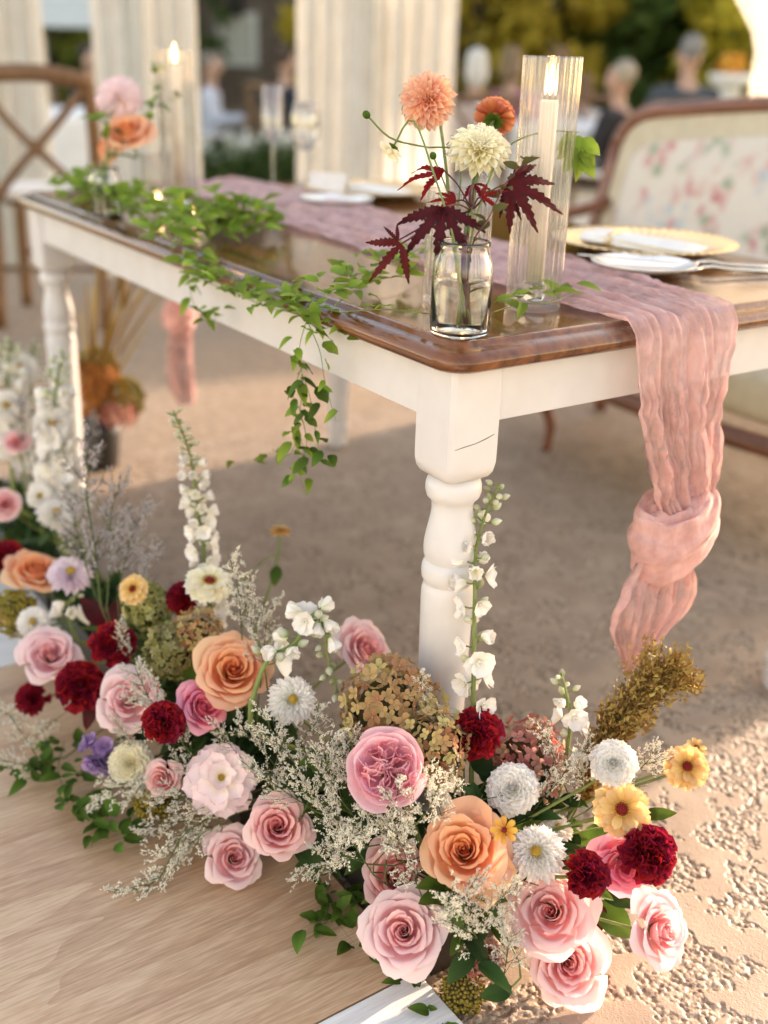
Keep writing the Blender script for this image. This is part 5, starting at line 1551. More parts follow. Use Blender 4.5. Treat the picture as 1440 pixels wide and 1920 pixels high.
# caspia sprays
def near_label(p, most):
    c = [(((Vector(q[2]) - Vector(p)).length), q[5]) for q in BLOOMS if len(q[5].split()) <= most]
    return min(c)[1]
def spray_mesh(seed, n_br=11):
    """unit spray along +Y: returns stem mesh and blossom mesh"""
    r_ = np.random.default_rng(seed)
    st, bl = MB(), MB()
    main = smooth_path([(0, 0, 0), (.03 * r_.normal(), .35, .02), (.05 * r_.normal(), .7, .05), (.06 * r_.normal(), 1.0, .04 + .05 * r_.normal())], 12)
    st.tube(main, np.linspace(.010, .004, 12), 4, False)
    oct_f = [(0, 1, 4), (1, 2, 4), (2, 3, 4), (3, 0, 4), (1, 0, 5), (2, 1, 5), (3, 2, 5), (0, 3, 5)]
    def blossom(p, d, s):
        d = d / np.linalg.norm(d)
        a = np.cross(d, [0.3, .5, .8]); a /= np.linalg.norm(a); c = np.cross(d, a)
        V_ = [p + a * s * .5, p + c * s * .5, p - a * s * .5, p - c * s * .5, p + d * s * 1.6, p - d * s * .5]
        bl.add(V_, oct_f, [.5, .5, .5, .5, 1, 0])
    for k in range(n_br):
        u = .25 + .72 * (k + r_.random()) / n_br
        p0 = main[min(int(u * 11), 11)]
        a = r_.uniform(0, 6.28)
        d = np.array([math.cos(a) * .8, .75, math.sin(a) * .8]); d /= np.linalg.norm(d)
        L = .34 * (1.15 - u * .7) * r_.uniform(.7, 1.2)
        p1 = p0 + d * L + np.array([0, .04, 0])
        br = smooth_path([p0, p0 + d * L * .5 + r_.normal(size=3) * .015, p1], 7)
        st.tube(br, np.linspace(.005, .002, 7), 3, False)
        for j in range(5):
            v = .3 + .7 * (j + r_.random() * .5) / 5
            q0 = br[min(int(v * 6), 6)]
            d2 = d * .7 + r_.normal(size=3) * .55; d2 /= np.linalg.norm(d2)
            L2 = L * .36 * r_.uniform(.6, 1.2)
            st.tube([q0, q0 + d2 * L2], .0016, 3, False)
            for m_ in range(10):
                w = .2 + .8 * m_ / 9
                pos = q0 + d2 * L2 * w + r_.normal(size=3) * .009
                blossom(pos, d2 + r_.normal(size=3) * .5, .0135 * r_.uniform(.7, 1.25))
    return st.mesh('spray_stems'), bl.mesh('spray_blossoms', False)
SPR = [spray_mesh(s, 15 + 2 * s) for s in range(5)]
caspia_labels = {}
for i, (a, b_, c) in enumerate(SPRAYS):
    a, b_ = Vector(a), Vector(b_)
    L = (b_ - a).length * 1.12
    lab = ('white caspia spray by the ' if c == 'white' else 'lilac caspia spray by the ') + near_label((a + b_) / 2, 11)
    bs = Vector(base_for(a))
    root = thing('caspia_spray', lab, 'flower spray', tuple(bs), 0, 'white caspia sprays' if c == 'white' else 'lilac caspia sprays')
    Mx = Matrix.Translation(a - bs) @ rot_between(b_ - a, (random.uniform(-1, 1), random.uniform(-1, 1), random.uniform(-.2, 1))) @ Matrix.Diagonal((L * .8, L, L * .8, 1))
    st, bl = SPR[i % 5]
    obj('stems', st, M_stemd, root, Mx)
    o = obj('blossoms', bl, M_caspia if c == 'white' else M_caspial, root, Mx)
    o['kind'] = 'stuff'
    bm_ = MB(); bm_.tube(np.array(stem_to(bs, a, b_ - a, 6)) - np.array(bs), .0011, 5)
    obj('stem', bm_.mesh('stem'), M_stemd, root)

# hydrangeas
def hyd_mesh(seed, n=150, buds=False):
    r_ = np.random.default_rng(seed)
    b = MB()
    for i in range(n):
        s = (i + .5) / n
        z = 1 - 1.75 * s
        rad = math.sqrt(max(0, 1 - min(1, abs(z)) ** 2))
        a = i * 2.39996
        d = np.array([rad * math.cos(a), rad * math.sin(a), z]); d /= np.linalg.norm(d)
        c = d * r_.uniform(.78, 1.08)
        nrm = d + r_.normal(size=3) * .35; nrm /= np.linalg.norm(nrm)
        u = np.cross(nrm, [.2, .9, .4]); u /= np.linalg.norm(u); w = np.cross(nrm, u)
        if buds:
            b.ball(c, .085 * r_.uniform(.6, 1.15), 6, 4)
            continue
        s_ = .155 * r_.uniform(.75, 1.2)
        r0 = r_.uniform(0, 6.28)
        tt = np.clip(r_.normal(.5, .28), 0, 1)
        for k in range(4):
            a2 = r0 + k * math.pi / 2
            e, f_ = math.cos(a2) * u + math.sin(a2) * w, -math.sin(a2) * u + math.cos(a2) * w
            lift = nrm * s_ * .30
            P = [c, c + e * s_ * .45 + f_ * s_ * .42 + lift * .2, c + e * s_ * .95 + f_ * s_ * .38 + lift, c + e * s_ * 1.12 + lift * 1.1, c + e * s_ * .95 - f_ * s_ * .38 + lift, c + e * s_ * .45 - f_ * s_ * .42 + lift * .2]
            b.add(P, [(0, 1, 2, 3), (0, 3, 4, 5)], [max(0, tt - .2)] + [tt] * 5)
        b.ball(c + nrm * s_ * .12, s_ * .13, 5, 3)
    return b.mesh('florets', False)
HY = [hyd_mesh(1, 190), hyd_mesh(2, 170), hyd_mesh(3, 150)]
HYB = hyd_mesh(4, 330, True)
b = MB(); b.ball((0, 0, -.1), (.72, .72, .75), 14, 10); hyd_core = b.mesh('flower_core')
M_core = noise_mat('hydrangea_twigs', (.03, .03, .01), (.09, .07, .025), scale=40, rough=.9)
for i, (P, r, c, label) in enumerate(HYDRANGEAS):
    P = Vector(P); bs = Vector(base_for(P))
    root = thing('hydrangea', label, 'hydrangea', tuple(bs))
    ax = Vector((-.35, -.35, .85)) if i != 1 else Vector((.2, -.4, .5))
    Mx = frame(ax, i * 2.1, P - bs, r) @ Matrix.Diagonal((1, 1, 1.12, 1))
    o = obj('florets', HYB if c == 'olive' else HY[i % 3], FM['h_' + c], root, Mx)
    o['kind'] = 'stuff'
    obj('flower_core', hyd_core, M_core, root, Mx)
    b = MB(); b.tube(np.array(stem_to(bs, P - ax.normalized() * r * .7, ax)) - np.array(bs), .0028, 6)
    obj('stem', b.mesh('stem'), M_stem, root)

# golden plume
pp = smooth_path(PLUME, 40)
bs = Vector(base_for(PLUME[0]))
plume = thing('grass_plume', 'arching golden brown feathery plume above the white ball dahlia', 'plume', tuple(bs))
b = MB(); b.tube(np.vstack([np.array(stem_to(bs, PLUME[0], Vector(PLUME[1]) - Vector(PLUME[0]), 6))[:-1], pp[:34]]) - np.array(bs), .0025, 6)
obj('stem', b.mesh('stem'), M_stem, plume)
b = MB()
r_ = np.random.default_rng(12)
tet = [(0, 1, 2), (0, 2, 3), (0, 3, 1), (1, 3, 2)]
for k in range(620):
    u = r_.random() ** .85
    p = pp[min(int(u * 39), 39)]
    tn = pp[min(int(u * 39) + 1, 39)] - pp[max(int(u * 39) - 1, 0)]; tn /= np.linalg.norm(tn)
    d = r_.normal(size=3); d -= tn * (d @ tn) * .8; d /= np.linalg.norm(d)
    R0 = np.interp(u, [0, .3, .75, 1], [.014, .040, .064, .034])
    d = d * .8 + tn * 1.0; d /= np.linalg.norm(d)
    L = R0 * r_.uniform(.6, 1.25)
    for m_ in range(9):
        c = p + d * L * (.2 + .8 * m_ / 8) + r_.normal(size=3) * .0022
        s = .0021 * r_.uniform(.7, 1.4)
        q = r_.normal(size=(4, 3)) * s * .9
        q[0] += d * s * 2
        b.add(c + q, tet, np.full(4, np.clip(r_.normal(.35 + .3 * m_ / 8 + .15 * u, .22), 0, 1)))
me = b.mesh('grains', False)
me.transform(Matrix.Translation(-bs))
o = obj('grains', me, M_grain, plume); o['kind'] = 'stuff'
for k in range(3):
    pass

# ------------------------------------------------------------------ leaves
def leaf_mesh(key, length=1.0, width=.28, fold=.25, bend=.25, wavy=.0, seed=0):
    def f(U, V):
        u = U * 2 - 1
        w = width * np.sin(np.pi * np.clip(V, 0, 1) ** .8) ** .8 * (1 - .15 * V) + .006
        x = u * w
        y = length * V
        z = fold * np.abs(u) * w - bend * V * V * length + wavy * np.sin(V * 14 + u * 2) * np.abs(u) * w
        return np.stack([x, y, z], 1)
    P, F, t = petal_grid(f, 7, 9)
    return mesh(key, P, F, t)
LEAF = [leaf_mesh('ovate_leaf', 1, .27, .3, .2), leaf_mesh('ovate_leaf', 1, .24, .45, .4), leaf_mesh('ovate_leaf', 1, .30, .2, .05, .2)]
def leafy(name, label, cat, path, n, size, mat, group=None, stem_r=.0012, stem_mat=None, spread=1.0, rs=None, part='leaf', ups=.6, jitter=0.0, base=None):
    """a stem or vine along a path with leaves as single parts"""
    rs = rs or random.Random(len(path) * 31 + n)
    pts = smooth_path(path, max(12, len(path) * 7))
    base = Vector(base if base is not None else path[0])
    root = thing(name, label, cat, tuple(base), 0, group)
    b = MB(); b.tube(pts - np.array(base), np.linspace(stem_r, stem_r * .45, len(pts)), 5)
    obj('stem', b.mesh('stem'), stem_mat or M_stem, root)
    for k in range(n):
        i = min(int((.06 + .94 * (k + rs.random()) / n) * (len(pts) - 1)), len(pts) - 2)
        p = Vector(pts[i]); tn = Vector(pts[i + 1]) - p; tn.normalize()
        a = k * 2.4 + rs.uniform(-.5, .5)
        side = Vector((math.cos(a), math.sin(a), rs.uniform(-.3, 1) * ups))
        d = (side * spread + tn * .6).normalized()
        p = p + Vector((rs.uniform(-1, 1), rs.uniform(-1, 1), rs.uniform(0, 1))) * jitter
        if name == 'foliage_stem' and any((Vector(q[2]) - p - d * size * .6).length < q[4] * 1.15 for q in BLOOMS):
            continue
        up = Vector((rs.uniform(-.6, .2), rs.uniform(-.7, .1), 1))
        s = size * (rs.uniform(.5, 1.0) if rs.random() < .55 else rs.uniform(.9, 1.3))
        obj(part, LEAF[k % 3], mat, root, Matrix.Translation(p - base) @ rot_between(d, up) @ Matrix.Scale(s, 4))
    return root
# filler foliage inside the row
fr = random.Random(5)
for k in range(92):
    if k < 52:
        y = fr.uniform(-.26, .45)
    else:
        y = fr.uniform(.3, 1.5)
    xc = row_x(y)
    bs = base_for((xc, y, 0))
    a = fr.uniform(2.2, 5.2)
    el = fr.uniform(.15, 1.2)
    L = fr.uniform(.06, .115) if y < .2 else fr.uniform(.08, .15)
    tip = (bs[0] + math.cos(a) * math.cos(el) * L, bs[1] + math.sin(a) * math.cos(el) * L * (1.3 if y < 0 else .8), max(.03, bs[2] - .03 + math.sin(el) * L))
    mid = ((bs[0] + tip[0]) / 2, (bs[1] + tip[1]) / 2, (bs[2] + tip[2]) / 2 + .03)
    leafy('foliage_stem', ('dark green leaves by the ' if k % 4 else 'mid green leaves by the ') + near_label(tip, 11), 'foliage', [bs, mid, tip], 11, .042, M_leafd if k % 4 else M_leafm, 'filler foliage in the flower row', .0015, M_stemd, rs=fr, ups=.5)
for k, tip in enumerate(FILL):
    bs = base_for(tip)
    mid = tuple((Vector(bs) + Vector(tip)) / 2 + Vector((0, 0, .03)))
    leafy('foliage_stem', ('dark green leaves by the ' if k % 3 else 'mid green leaves by the ') + near_label(tip, 11), 'foliage', [bs, mid, tip], 16, .040, M_leafd if k % 3 else M_leafm, 'filler foliage in the flower row', .0015, M_stemd, rs=fr, ups=.6)
# named larger leaves
def big_leaf(p0, p1, width, mat, label, up=(-.4, -.6, .7)):
    p0, p1 = Vector(p0), Vector(p1)
    bs = Vector(base_for(p0))
    root = thing('leaf_stem', label, 'leaf', tuple(bs))
    L = (p1 - p0).length
    obj('leaf', LEAF[2], mat, root, Matrix.Translation(p0 - bs) @ rot_between(p1 - p0, up) @ Matrix.Diagonal((L * width / .30, L, L, 1)))
    b = MB(); b.tube(np.array(stem_to(bs, p0, p1 - p0)) - np.array(bs), .0014, 5)
    obj('stem', b.mesh('stem'), M_stem, root)
for args in BIGLEAVES:
    big_leaf(args[0], args[1], args[2], {'m': M_leafm, 'd': M_leafd, 's': M_smilax, 'r': M_maroon}[args[3]], args[4])
for i, pth in enumerate(FLOORVINES):
    leafy('trailing_vine', ('leafy vine trailing onto the oak floor under the rose with the pink heart', 'thin vine creeping over the white floor panel', 'bushy vine spilling onto the oak floor below the red carnations', 'short vine spilling off the row below the red carnations', 'vine tip lying on the oak floor beside the lilac stock', 'thin leafy vine along the floor edge beside the low pale rose')[i], 'vine', pth, (16, 9, 46, 16, 14, 16)[i], (.030, .026, .030, .028, .026, .026)[i], M_leafm, 'trailing floor vines', .0011, rs=random.Random(40 + i), jitter=(.012, .004, .03, .02, .012, .012)[i])
# purple stock
pst = thing('stock_flower', 'lilac purple stock with small ruffled florets beside the cream dahlia', 'stock flower', base_for(STOCK))
bs = Vector(pst.location)
b = MB(); b.tube(np.array(stem_to(bs, Vector(STOCK), Vector((-.5, -.6, .2)))) - np.array(bs), .002, 6); obj('stem', b.mesh('stem'), M_stem, pst)
for k in range(22):
    d = Vector((random.uniform(-1, .3), random.uniform(-1, .2), random.uniform(-1, 1))).normalized()
    obj('floret', FL['open'][k % 3], FM['purple'], pst, frame(d, k, Vector(STOCK) - bs + d * random.uniform(.008, .026), .017))

# ------------------------------------------------------------------ vines on the table
vl = ['bushy smilax garland around the far jar at the table end', 'dense smilax clump spilling over the middle of the front table edge', 'smilax garland draped along the front table edge', 'loose smilax sprig curling behind the near jar', 'bare thin smilax tendril running to the near jar', 'light green smilax sprig at the foot of the near candle cylinder']
for i, (pth, n, jit) in enumerate(TABLEVINES):
    leafy('smilax_vine', vl[i], 'vine', pth, n, .036 if i < 2 else (.031 if i != 4 else .024), M_smilax, 'smilax garlands of the table', .0010, rs=random.Random(60 + i), jitter=jit, ups=.7)
hl = ['longest smilax tendril hanging down in front of the apron', 'smilax tendril hanging beside the longest one, turned to the near leg', 'leafy smilax tendril hanging inside the hanging bunch', 'short sparse smilax tendril hanging from the table corner side', 'smilax tendril with the lowest hanging tip', 'smilax sprig hanging over the table edge by the dense clump']
for i, (pth, n) in enumerate(HANGVINES):
    leafy('smilax_vine', hl[i], 'vine', pth, n, .027, M_smilax if i not in (1, 2) else M_leafm, 'hanging smilax tendrils', .0007, rs=random.Random(80 + i), jitter=.012, ups=-.3)
# ------------------------------------------------------------------ flowers in the near jar
def jar_base(dx=0, dy=0, z=.012, J=JAR):
    return (J.x + dx, J.y + dy, J.z + z)
def via_neck(base, J, tip, axis, n=14, dx=0.0, dy=0.0):
    neck = (J.x + dx, J.y + dy, J.z + .105)
    tip, axis = Vector(tip), Vector(axis).normalized()
    b2 = tip - axis * .05
    return smooth_path([base, neck, tuple((Vector(neck) + b2) / 2 + Vector((0, 0, .01))), tuple(b2), tuple(tip)], n)
TOCAM = Vector((-.55, -.75, .2)).normalized(); RT = Vector((.829, -.558, .03)); UPV = Vector((.194, .337, .92))
def jar_flower(kind, color, P, axis, r, label, J, dx, dy, idx, sm=None, sr=.0022, name='dahlia'):
    base = jar_base(-dx * .6, -dy * .6, .014, J)
    P, axis = Vector(P), Vector(axis).normalized()
    root = thing(name, label, CATS[kind], base)
    bs = Vector(base)
    Mb = frame(axis, idx, P - axis * .1 * r - bs, r)
    for me, Ml in KINDS[kind](idx):
        obj('petal', me, FM[color], root, Mb @ Ml)
    obj('heart', rec_dah, FM[color], root, Mb)
    b = MB()
    for k in range(8):
        a = k * math.pi / 4
        P_, F_, t_ = spoon(.5, .14, .3, .3, .1, nu=4, nv=5)
        Mx = np.array(rot_between((math.cos(a), math.sin(a), -.25), (0, 0, -1)))[:3, :3]
        b.add(P_ @ Mx.T + np.array([0, 0, -.22]), F_, t_)
    obj('sepals', b.mesh('sepals'), M_leafm, root, Mb)
    b = MB(); b.tube(via_neck(base, J, P - axis * .25 * r, axis, 16, dx, dy) - np.array(base), sr, 7)
    obj('stem', b.mesh('stem'), sm or M_stem, root)
    return root
jar_flower('cactus_dahlia', 'cream', JP_cream, TOCAM * .75 + RT * .1 + UPV * .6, .044, 'large cream dahlia in the near jar', JAR, .006, .008, 1)
jar_flower('cactus_dahlia', 'peach_dahlia', JP_peach, TOCAM * .9 - RT * .25 + UPV * .1, .040, 'shaggy peach dahlia rising highest from the near jar', JAR, -.006, .012, 2)
jar_flower('ball_dahlia', 'coral_dahlia', JP_orange, -TOCAM * .55 + UPV * .75 + RT * .35, .031, 'coral orange dahlia turned away, showing its green back', JAR, .012, .010, 3)
r1 = jar_flower('small_zinnia', 'cream', JP_ran, -UPV * .75 - RT * .5 + TOCAM * .2, .019, 'small nodding pale yellow bloom on a curved stem in the near jar', JAR, -.010, .004, 4, sr=.0013, name='ranunculus')
def bud(P, axis, r, label, J, dx, dy, via=None):
    base = jar_base(-dx, -dy, .014, J); P = Vector(P)
    root = thing('flower_bud', label, 'flower bud', base)
    b = MB(); b.ball((0, 0, 0), (r, r, r * 1.1), 12, 8)
    obj('bud', b.mesh('bud'), M_leafm, root, frame(axis, 0, P - Vector(base), 1))
    b = MB()
    pth = via_neck(base, J, P - Vector(axis).normalized() * r, axis, 16, dx, dy) if via is None else smooth_path([base, (J.x + dx, J.y + dy, J.z + .105)] + via + [tuple(P)], 22)
    b.tube(pth - np.array(base), .0012, 6); obj('stem', b.mesh('stem'), M_stem, root)
bud(JP_bud, UPV - RT, .0050, 'round green bud on a long curving stem left of the peach dahlia', JAR, -.008, .006, [(.15, .20, .965), (.115, .232, .975), (.075, .25, .985)])
bud(JP_bud2, UPV - RT * .4, .0045, 'small green bud beside the cream dahlia', JAR, -.004, .012)
# maroon lobed leaves
def lobed_leaf(seed, lobes=5, spread=1.25):
    r_ = np.random.default_rng(seed)
    b = MB()
    for k in range(lobes):
        a = (k - (lobes - 1) / 2) / max(1, (lobes - 1) / 2) * spread
        L = 1.0 - .22 * abs(a) / spread + r_.uniform(-.05, .05)
        n = 25
        for s in (-1, 1):
            v = np.linspace(0, 1, n)
            saw = (v * 8) % 1
            w = .098 * np.sin(np.pi * np.clip(v, 0, 1) ** .75) ** .9 * (1 + .65 * (saw - .5)) + .006
            y = v * L + .02 * saw
            bend = -.28 * v * v
            mid = np.stack([np.zeros(n), v * L, bend + .0], 1)
            out_ = np.stack([s * w, y, bend + .05 * np.sin(v * 9 + seed) * .5 + .25 * w], 1)
            c_, s_ = math.cos(a), math.sin(a)
            Rm = np.array([[c_, s_, 0], [-s_, c_, 0], [0, 0, 1]])
            P = np.concatenate([mid, out_]) @ Rm.T
            F = [(i, i + 1, n + i + 1, n + i) if s > 0 else (i, n + i, n + i + 1, i + 1) for i in range(n - 1)]
            b.add(P, F, np.concatenate([v * .2, v * .3 + .6]))
    return b.mesh('lobed_leaf')
LOB = [lobed_leaf(1), lobed_leaf(2, 3, .7), lobed_leaf(3, 5, 1.1), lobed_leaf(5, 3, .95)]
mb = jar_base(.004, -.006, .014)
maple = thing('maroon_leaf_branch', 'dark maroon branch with serrated lobed leaves in the near jar', 'foliage', mb)
mbv = Vector(mb)
node_p = Vector(JP_red4)
trunk = smooth_path([mb, (JAR.x + .002, JAR.y + .002, JAR.z + .10), tuple(node_p + Vector((0, 0, -.012))), tuple(node_p + Vector((.002, .008, .02))), tuple(Vector(JP_red3))], 20)
M_mstem = noise_mat('maroon_stem', (.05, .008, .008), (.12, .02, .02), scale=40, rough=.5)
b = MB(); b.tube(trunk - np.array(mbv), np.linspace(.0042, .0014, 20), 7); obj('stem', b.mesh('stem'), M_mstem, maple)
def mleaf(k, P, d, up, s, mat, root=maple, bs=mbv, frm=None):
    P = Vector(P); frm = Vector(frm if frm is not None else node_p)
    b = MB(); b.tube(smooth_path([tuple(frm - bs), tuple((frm + P) / 2 + Vector((0, 0, .006)) - bs), tuple(P - bs)], 8), .0011, 5)
    obj('petiole', b.mesh('petiole'), M_mstem, root)
    obj('leaf', LOB[k], mat, root, Matrix.Translation(P - bs) @ rot_between(d, up) @ Matrix.Scale(s, 4))
mleaf(0, Vector(JP_redleaf1) + UPV * .022 + RT * .006, -UPV - RT * .1 + TOCAM * .1, TOCAM + UPV * .3, .074, M_maroon)
mleaf(3, Vector(JP_leafL) + UPV * .008 + RT * .008, -UPV * .8 - RT * .75, TOCAM + UPV * .2, .056, M_maroon)
mleaf(1, Vector(JP_leafL) + UPV * .012 + RT * .004, UPV * .6 - RT * .6, TOCAM, .026, M_maroon)
mleaf(1, Vector(JP_red2) + RT * .012, -RT - UPV * .15, TOCAM + UPV, .062, M_redleaf)
mleaf(3, JP_red3, RT * .2 - UPV * .3 + TOCAM * .3, TOCAM + UPV, .035, M_redleaf, frm=node_p)
mleaf(2, Vector(JP_red4) + UPV * .012 - RT * .02, -RT * .8 + UPV * .1, TOCAM + UPV * .6, .034, M_redleaf)
mleaf(3, Vector(JP_red4) + UPV * .016 + RT * .012, RT * .7 + UPV * .3, TOCAM + UPV * .6, .034, M_redleaf)
mleaf(2, Vector(JP_leafR) - RT * .026 + UPV * .006, RT * .9 - UPV * .35, TOCAM + UPV * .4, .078, M_maroon)
mleaf(1, Vector(JP_leafR) - RT * .028, RT * .45 - UPV * .8, TOCAM + UPV * .2, .044, M_maroon)
# olive sprig and green drooping leaf on thin stems
sp_b = jar_base(.010, .004, .014)
leafy('olive_sprig', 'reddish sprig with small olive brown leaves beside the near candle cylinder', 'foliage', [sp_b, (JAR.x + .010, JAR.y - .002, JAR.z + .104), (.105, .078, .905), (.150, .105, .94), (.185, .115, .962), tuple(Vector(JP_bs) - RT * .01)], 13, .024, leaf_mat('olive_brown_leaf', stops3((.10, .06, .02), (.09, .09, .03), (.16, .09, .03)), .25, vary=.4), None, .0013, M_mstem, rs=random.Random(4), base=sp_b)
gs = jar_base(.012, .008, .014)
gt = Vector(JP_green)
gv = thing('green_leaf_sprig', 'thin green stem ending in a drooping bright green compound leaf', 'foliage', gs)
pth = smooth_path([gs, (JAR.x + .014, JAR.y + .006, JAR.z + .104), (.13, .12, .93), (.19, .155, .978), tuple(Vector(JP_vineend) + RT * .04 + UPV * .012), tuple(gt + UPV * .026)], 26)
b = MB(); b.tube(pth - np.array(gs), np.linspace(.0016, .0009, 26), 6); obj('stem', b.mesh('stem'), M_stem, gv)
for k in range(9):
    q = gt + UPV * (.026 - .004 * k) + RT * (.004 * ((k % 3) - 1))
    d = -UPV * (1.0 if k > 3 else .55) + RT * (((k % 3) - 1) * .55) + TOCAM * .15
    obj('leaf', LEAF[k % 3], M_smilax, gv, Matrix.Translation(q - Vector(gs)) @ rot_between(d, TOCAM + RT * .2) @ Matrix.Scale(.034, 4))
# ------------------------------------------------------------------ flowers in the far jar
flower_args = dict(stem_r=.0025)
jb = jar_base(0, .004, .014, JAR2)
jar_flower('cactus_dahlia', 'blush_white', KP_dahlia, TOCAM + UPV * .4, .052, 'pale pink shaggy dahlia above the peach rose in the far jar', JAR2, .004, .004, 5)
fl_ = thing('rose', 'peach rose with a drooping outer petal in the far jar', 'rose', jb)
ax = (TOCAM * .75 + UPV * .5 - RT * .1).normalized()
Mb = frame(ax, .8, Vector(KP_rose) - ax * .02 - Vector(jb), .054)
for me, Ml in ROSES[1]:
    obj('petal', me, FM['peach'], fl_, Mb @ Ml)
obj('petal', leaf_mesh('guard_petal', 1, .42, -.2, .3), FM['peach'], fl_, Matrix.Translation(Vector(KP_rose) - Vector(jb) - UPV * .02 - RT * .03) @ rot_between(-UPV - RT * .15, TOCAM) @ Matrix.Scale(.055, 4))
b = MB(); b.tube(via_neck(jb, JAR2, Vector(KP_rose) - ax * .03, ax) - np.array(jb), .0025, 6); obj('stem', b.mesh('stem'), M_stem, fl_)
for (lab, P, n, s, rs_) in (('tall ivy sprig with pale leaves between the far rose and candle', [KP_ivy1, tuple((Vector(KP_ivy1) + Vector(KP_ivy2)) / 2 + RT * .006), KP_ivy2], 13, .034, 5), ('ivy sprig leaning against the far candle cylinder', [KP_ivy1, KP_ivy3], 10, .032, 6), ('dark rose leaves behind the pale pink dahlia in the far jar', [tuple((Vector(KP_rose) + Vector(KP_leaf)) / 2), KP_leaf], 6, .05, 7)):
    b0 = jar_base(.006, -.004, .014, JAR2)
    leafy('ivy_sprig', lab, 'foliage', [b0, (JAR2.x + .004, JAR2.y, JAR2.z + .1)] + list(P), n, s, M_smilax if 'pale' in lab else M_leafm, None, .0012, rs=random.Random(rs_), base=b0)

# ------------------------------------------------------------------ small arrangement beyond the far leg
pot = thing('flower_pot', 'dark pot of orange and gold flowers on the patio beyond the far table leg', 'flower pot', (0.199, 1.839, 0))
b = MB(); b.lathe([(.05, 0), (.065, .10), (.07, .14), (.066, .14), (.06, .125), (.001, .12)], 28); obj('pot', b.mesh('pot'), M_tray, pot)
for k, (c, dz, dx, dy, r) in enumerate((('h_brown', .22, 0, 0, .085), ('h_olive', .20, .06, -.05, .06), ('h_pink', .17, .04, -.07, .05), ('h_olive', .27, .02, .03, .06))):
    o = obj('florets', HY[k % 3] if c != 'h_olive' else HYB, FM[c] if k else FM['h_orange'], pot, Matrix.Translation((dx, dy, dz)) @ Matrix.Scale(r, 4)); o['kind'] = 'stuff'
    b = MB(); b.tube([(dx * .3, dy * .3, .11), (dx, dy, dz)], .003, 6); obj('stem', b.mesh('stem'), M_stem, pot)
gr = random.Random(3)
for k in range(12):
    lean = (gr.uniform(-.02, .20), gr.uniform(-.22, .05)); h = gr.uniform(.38, .62)
    P_ = smooth_path([(0, 0, .11), (lean[0] * .4, lean[1] * .4, h * .6), (lean[0] * 1.2, lean[1] * 1.2, h)], 14)
    b = MB(); b.tube(P_, np.concatenate([np.full(7, .0018), np.linspace(.005, .002, 7)]), 5); obj('grass_stalk', b.mesh('grass_stalk'), M_grain, pot)
# ------------------------------------------------------------------ cross-back chairs
M_chair = noise_mat('brown_bentwood', (.11, .05, .02), (.20, .10, .04), scale=20, rough=.4, stretch=(3, 3, 1))
M_cush = noise_mat('white_cushion', (.66, .63, .58), (.74, .71, .66), scale=30, rough=.85)
def make_chair(label, loc, rz, group='cross-back chairs'):
    c = thing('cross_back_chair', label, 'chair', loc, rz, group)
    w, d = .20, .19
    b = MB(); b.lathe([(.001, .44), (.20, .44), (.212, .448), (.212, .458), (.20, .465), (.001, .466)], 32, cap=False); obj('seat', b.mesh('seat'), M_chair, c)
    obj('cushion', pillow(-.19, .19, -.19, .19, .462, .505, .03), M_cush, c)
    for s in (-1, 1):
        b = MB(); b.tube(smooth_path([(s * .185, -.17, .45), (s * .195, -.185, .2), (s * .20, -.19, 0)], 8), .024, 8); obj('leg', b.mesh('leg'), M_chair, c)
        b = MB(); b.tube(smooth_path([(s * .20, .24, 0), (s * .19, .19, .42), (s * .20, .215, .70), (s * .195, .255, .90)], 16), .024, 8); obj('leg', b.mesh('leg'), M_chair, c)
    b = MB(); b.tube(smooth_path([(-.196, .25, .885), (-.10, .29, .905), (0, .30, .91), (.10, .29, .905), (.196, .25, .885)], 18), [.030] * 18, 8); obj('top_rail', b.mesh('top_rail'), M_chair, c)
    for s in (-1, 1):
        b = MB(); b.tube(smooth_path([(s * .188, .255, .87), (s * .06, .275, .72), (-s * .08, .25, .58), (-s * .175, .20, .47)], 16), .016, 8); obj('cross_slat', b.mesh('cross_slat'), M_chair, c)
    b = MB(); b.ball((0, .262, .66), (.03, .02, .03)); obj('cross_knob', b.mesh('cross_knob'), M_chair, c)
    b = MB(); b.tube([(-.195, -.185, .22), (.195, -.185, .22)], .010, 6).tube([(-.195, .20, .22), (.195, .20, .22)], .010, 6); obj('stretcher', b.mesh('stretcher'), M_chair, c)
    return c
make_chair('brown cross-back chair with white cushion standing past the far table end', (0.744, 3.741, 0), R(150)).scale = (1.1, 1.1, 1.1)
M_linen = noise_mat('white_table_linen', (.68, .67, .66), (.78, .77, .75), scale=10, rough=.9)
def cloth_table(loc, r, label, h=.75):
    t_ = thing('guest_table', label, 'table', loc, 0, 'white guest tables')
    def f(U, V):
        a = U * 2 * np.pi
        rr = np.where(V < .3, r * V / .3, r * (1 + .10 * (V - .3)) + .03 * np.clip(V - .32, 0, 1) * np.sin(a * 16))
        z = np.where(V < .3, h, h - (V - .3) / .7 * (h - .02))
        return np.stack([rr * np.cos(a), rr * np.sin(a), z], 1)
    P, F, t2 = grid(f, 96, 24, closed_u=True)
    obj('tablecloth', mesh('tablecloth', P, F, t2), M_linen, t_)
    b = MB(); b.lathe([(.25, 0), (.25, .03), (.05, .05), (.05, h - .03), (r * .9, h - .025), (r * .9, h - .005)], 24); obj('pedestal', b.mesh('pedestal'), M_chair, t_)
    return t_
cloth_table((4.95, 5.15, -.03), .75, 'white clothed guest table in front of the seated grey suited man')
cloth_table((1.75, 6.55, -.03), .75, 'white clothed guest table behind the cross-back chair')

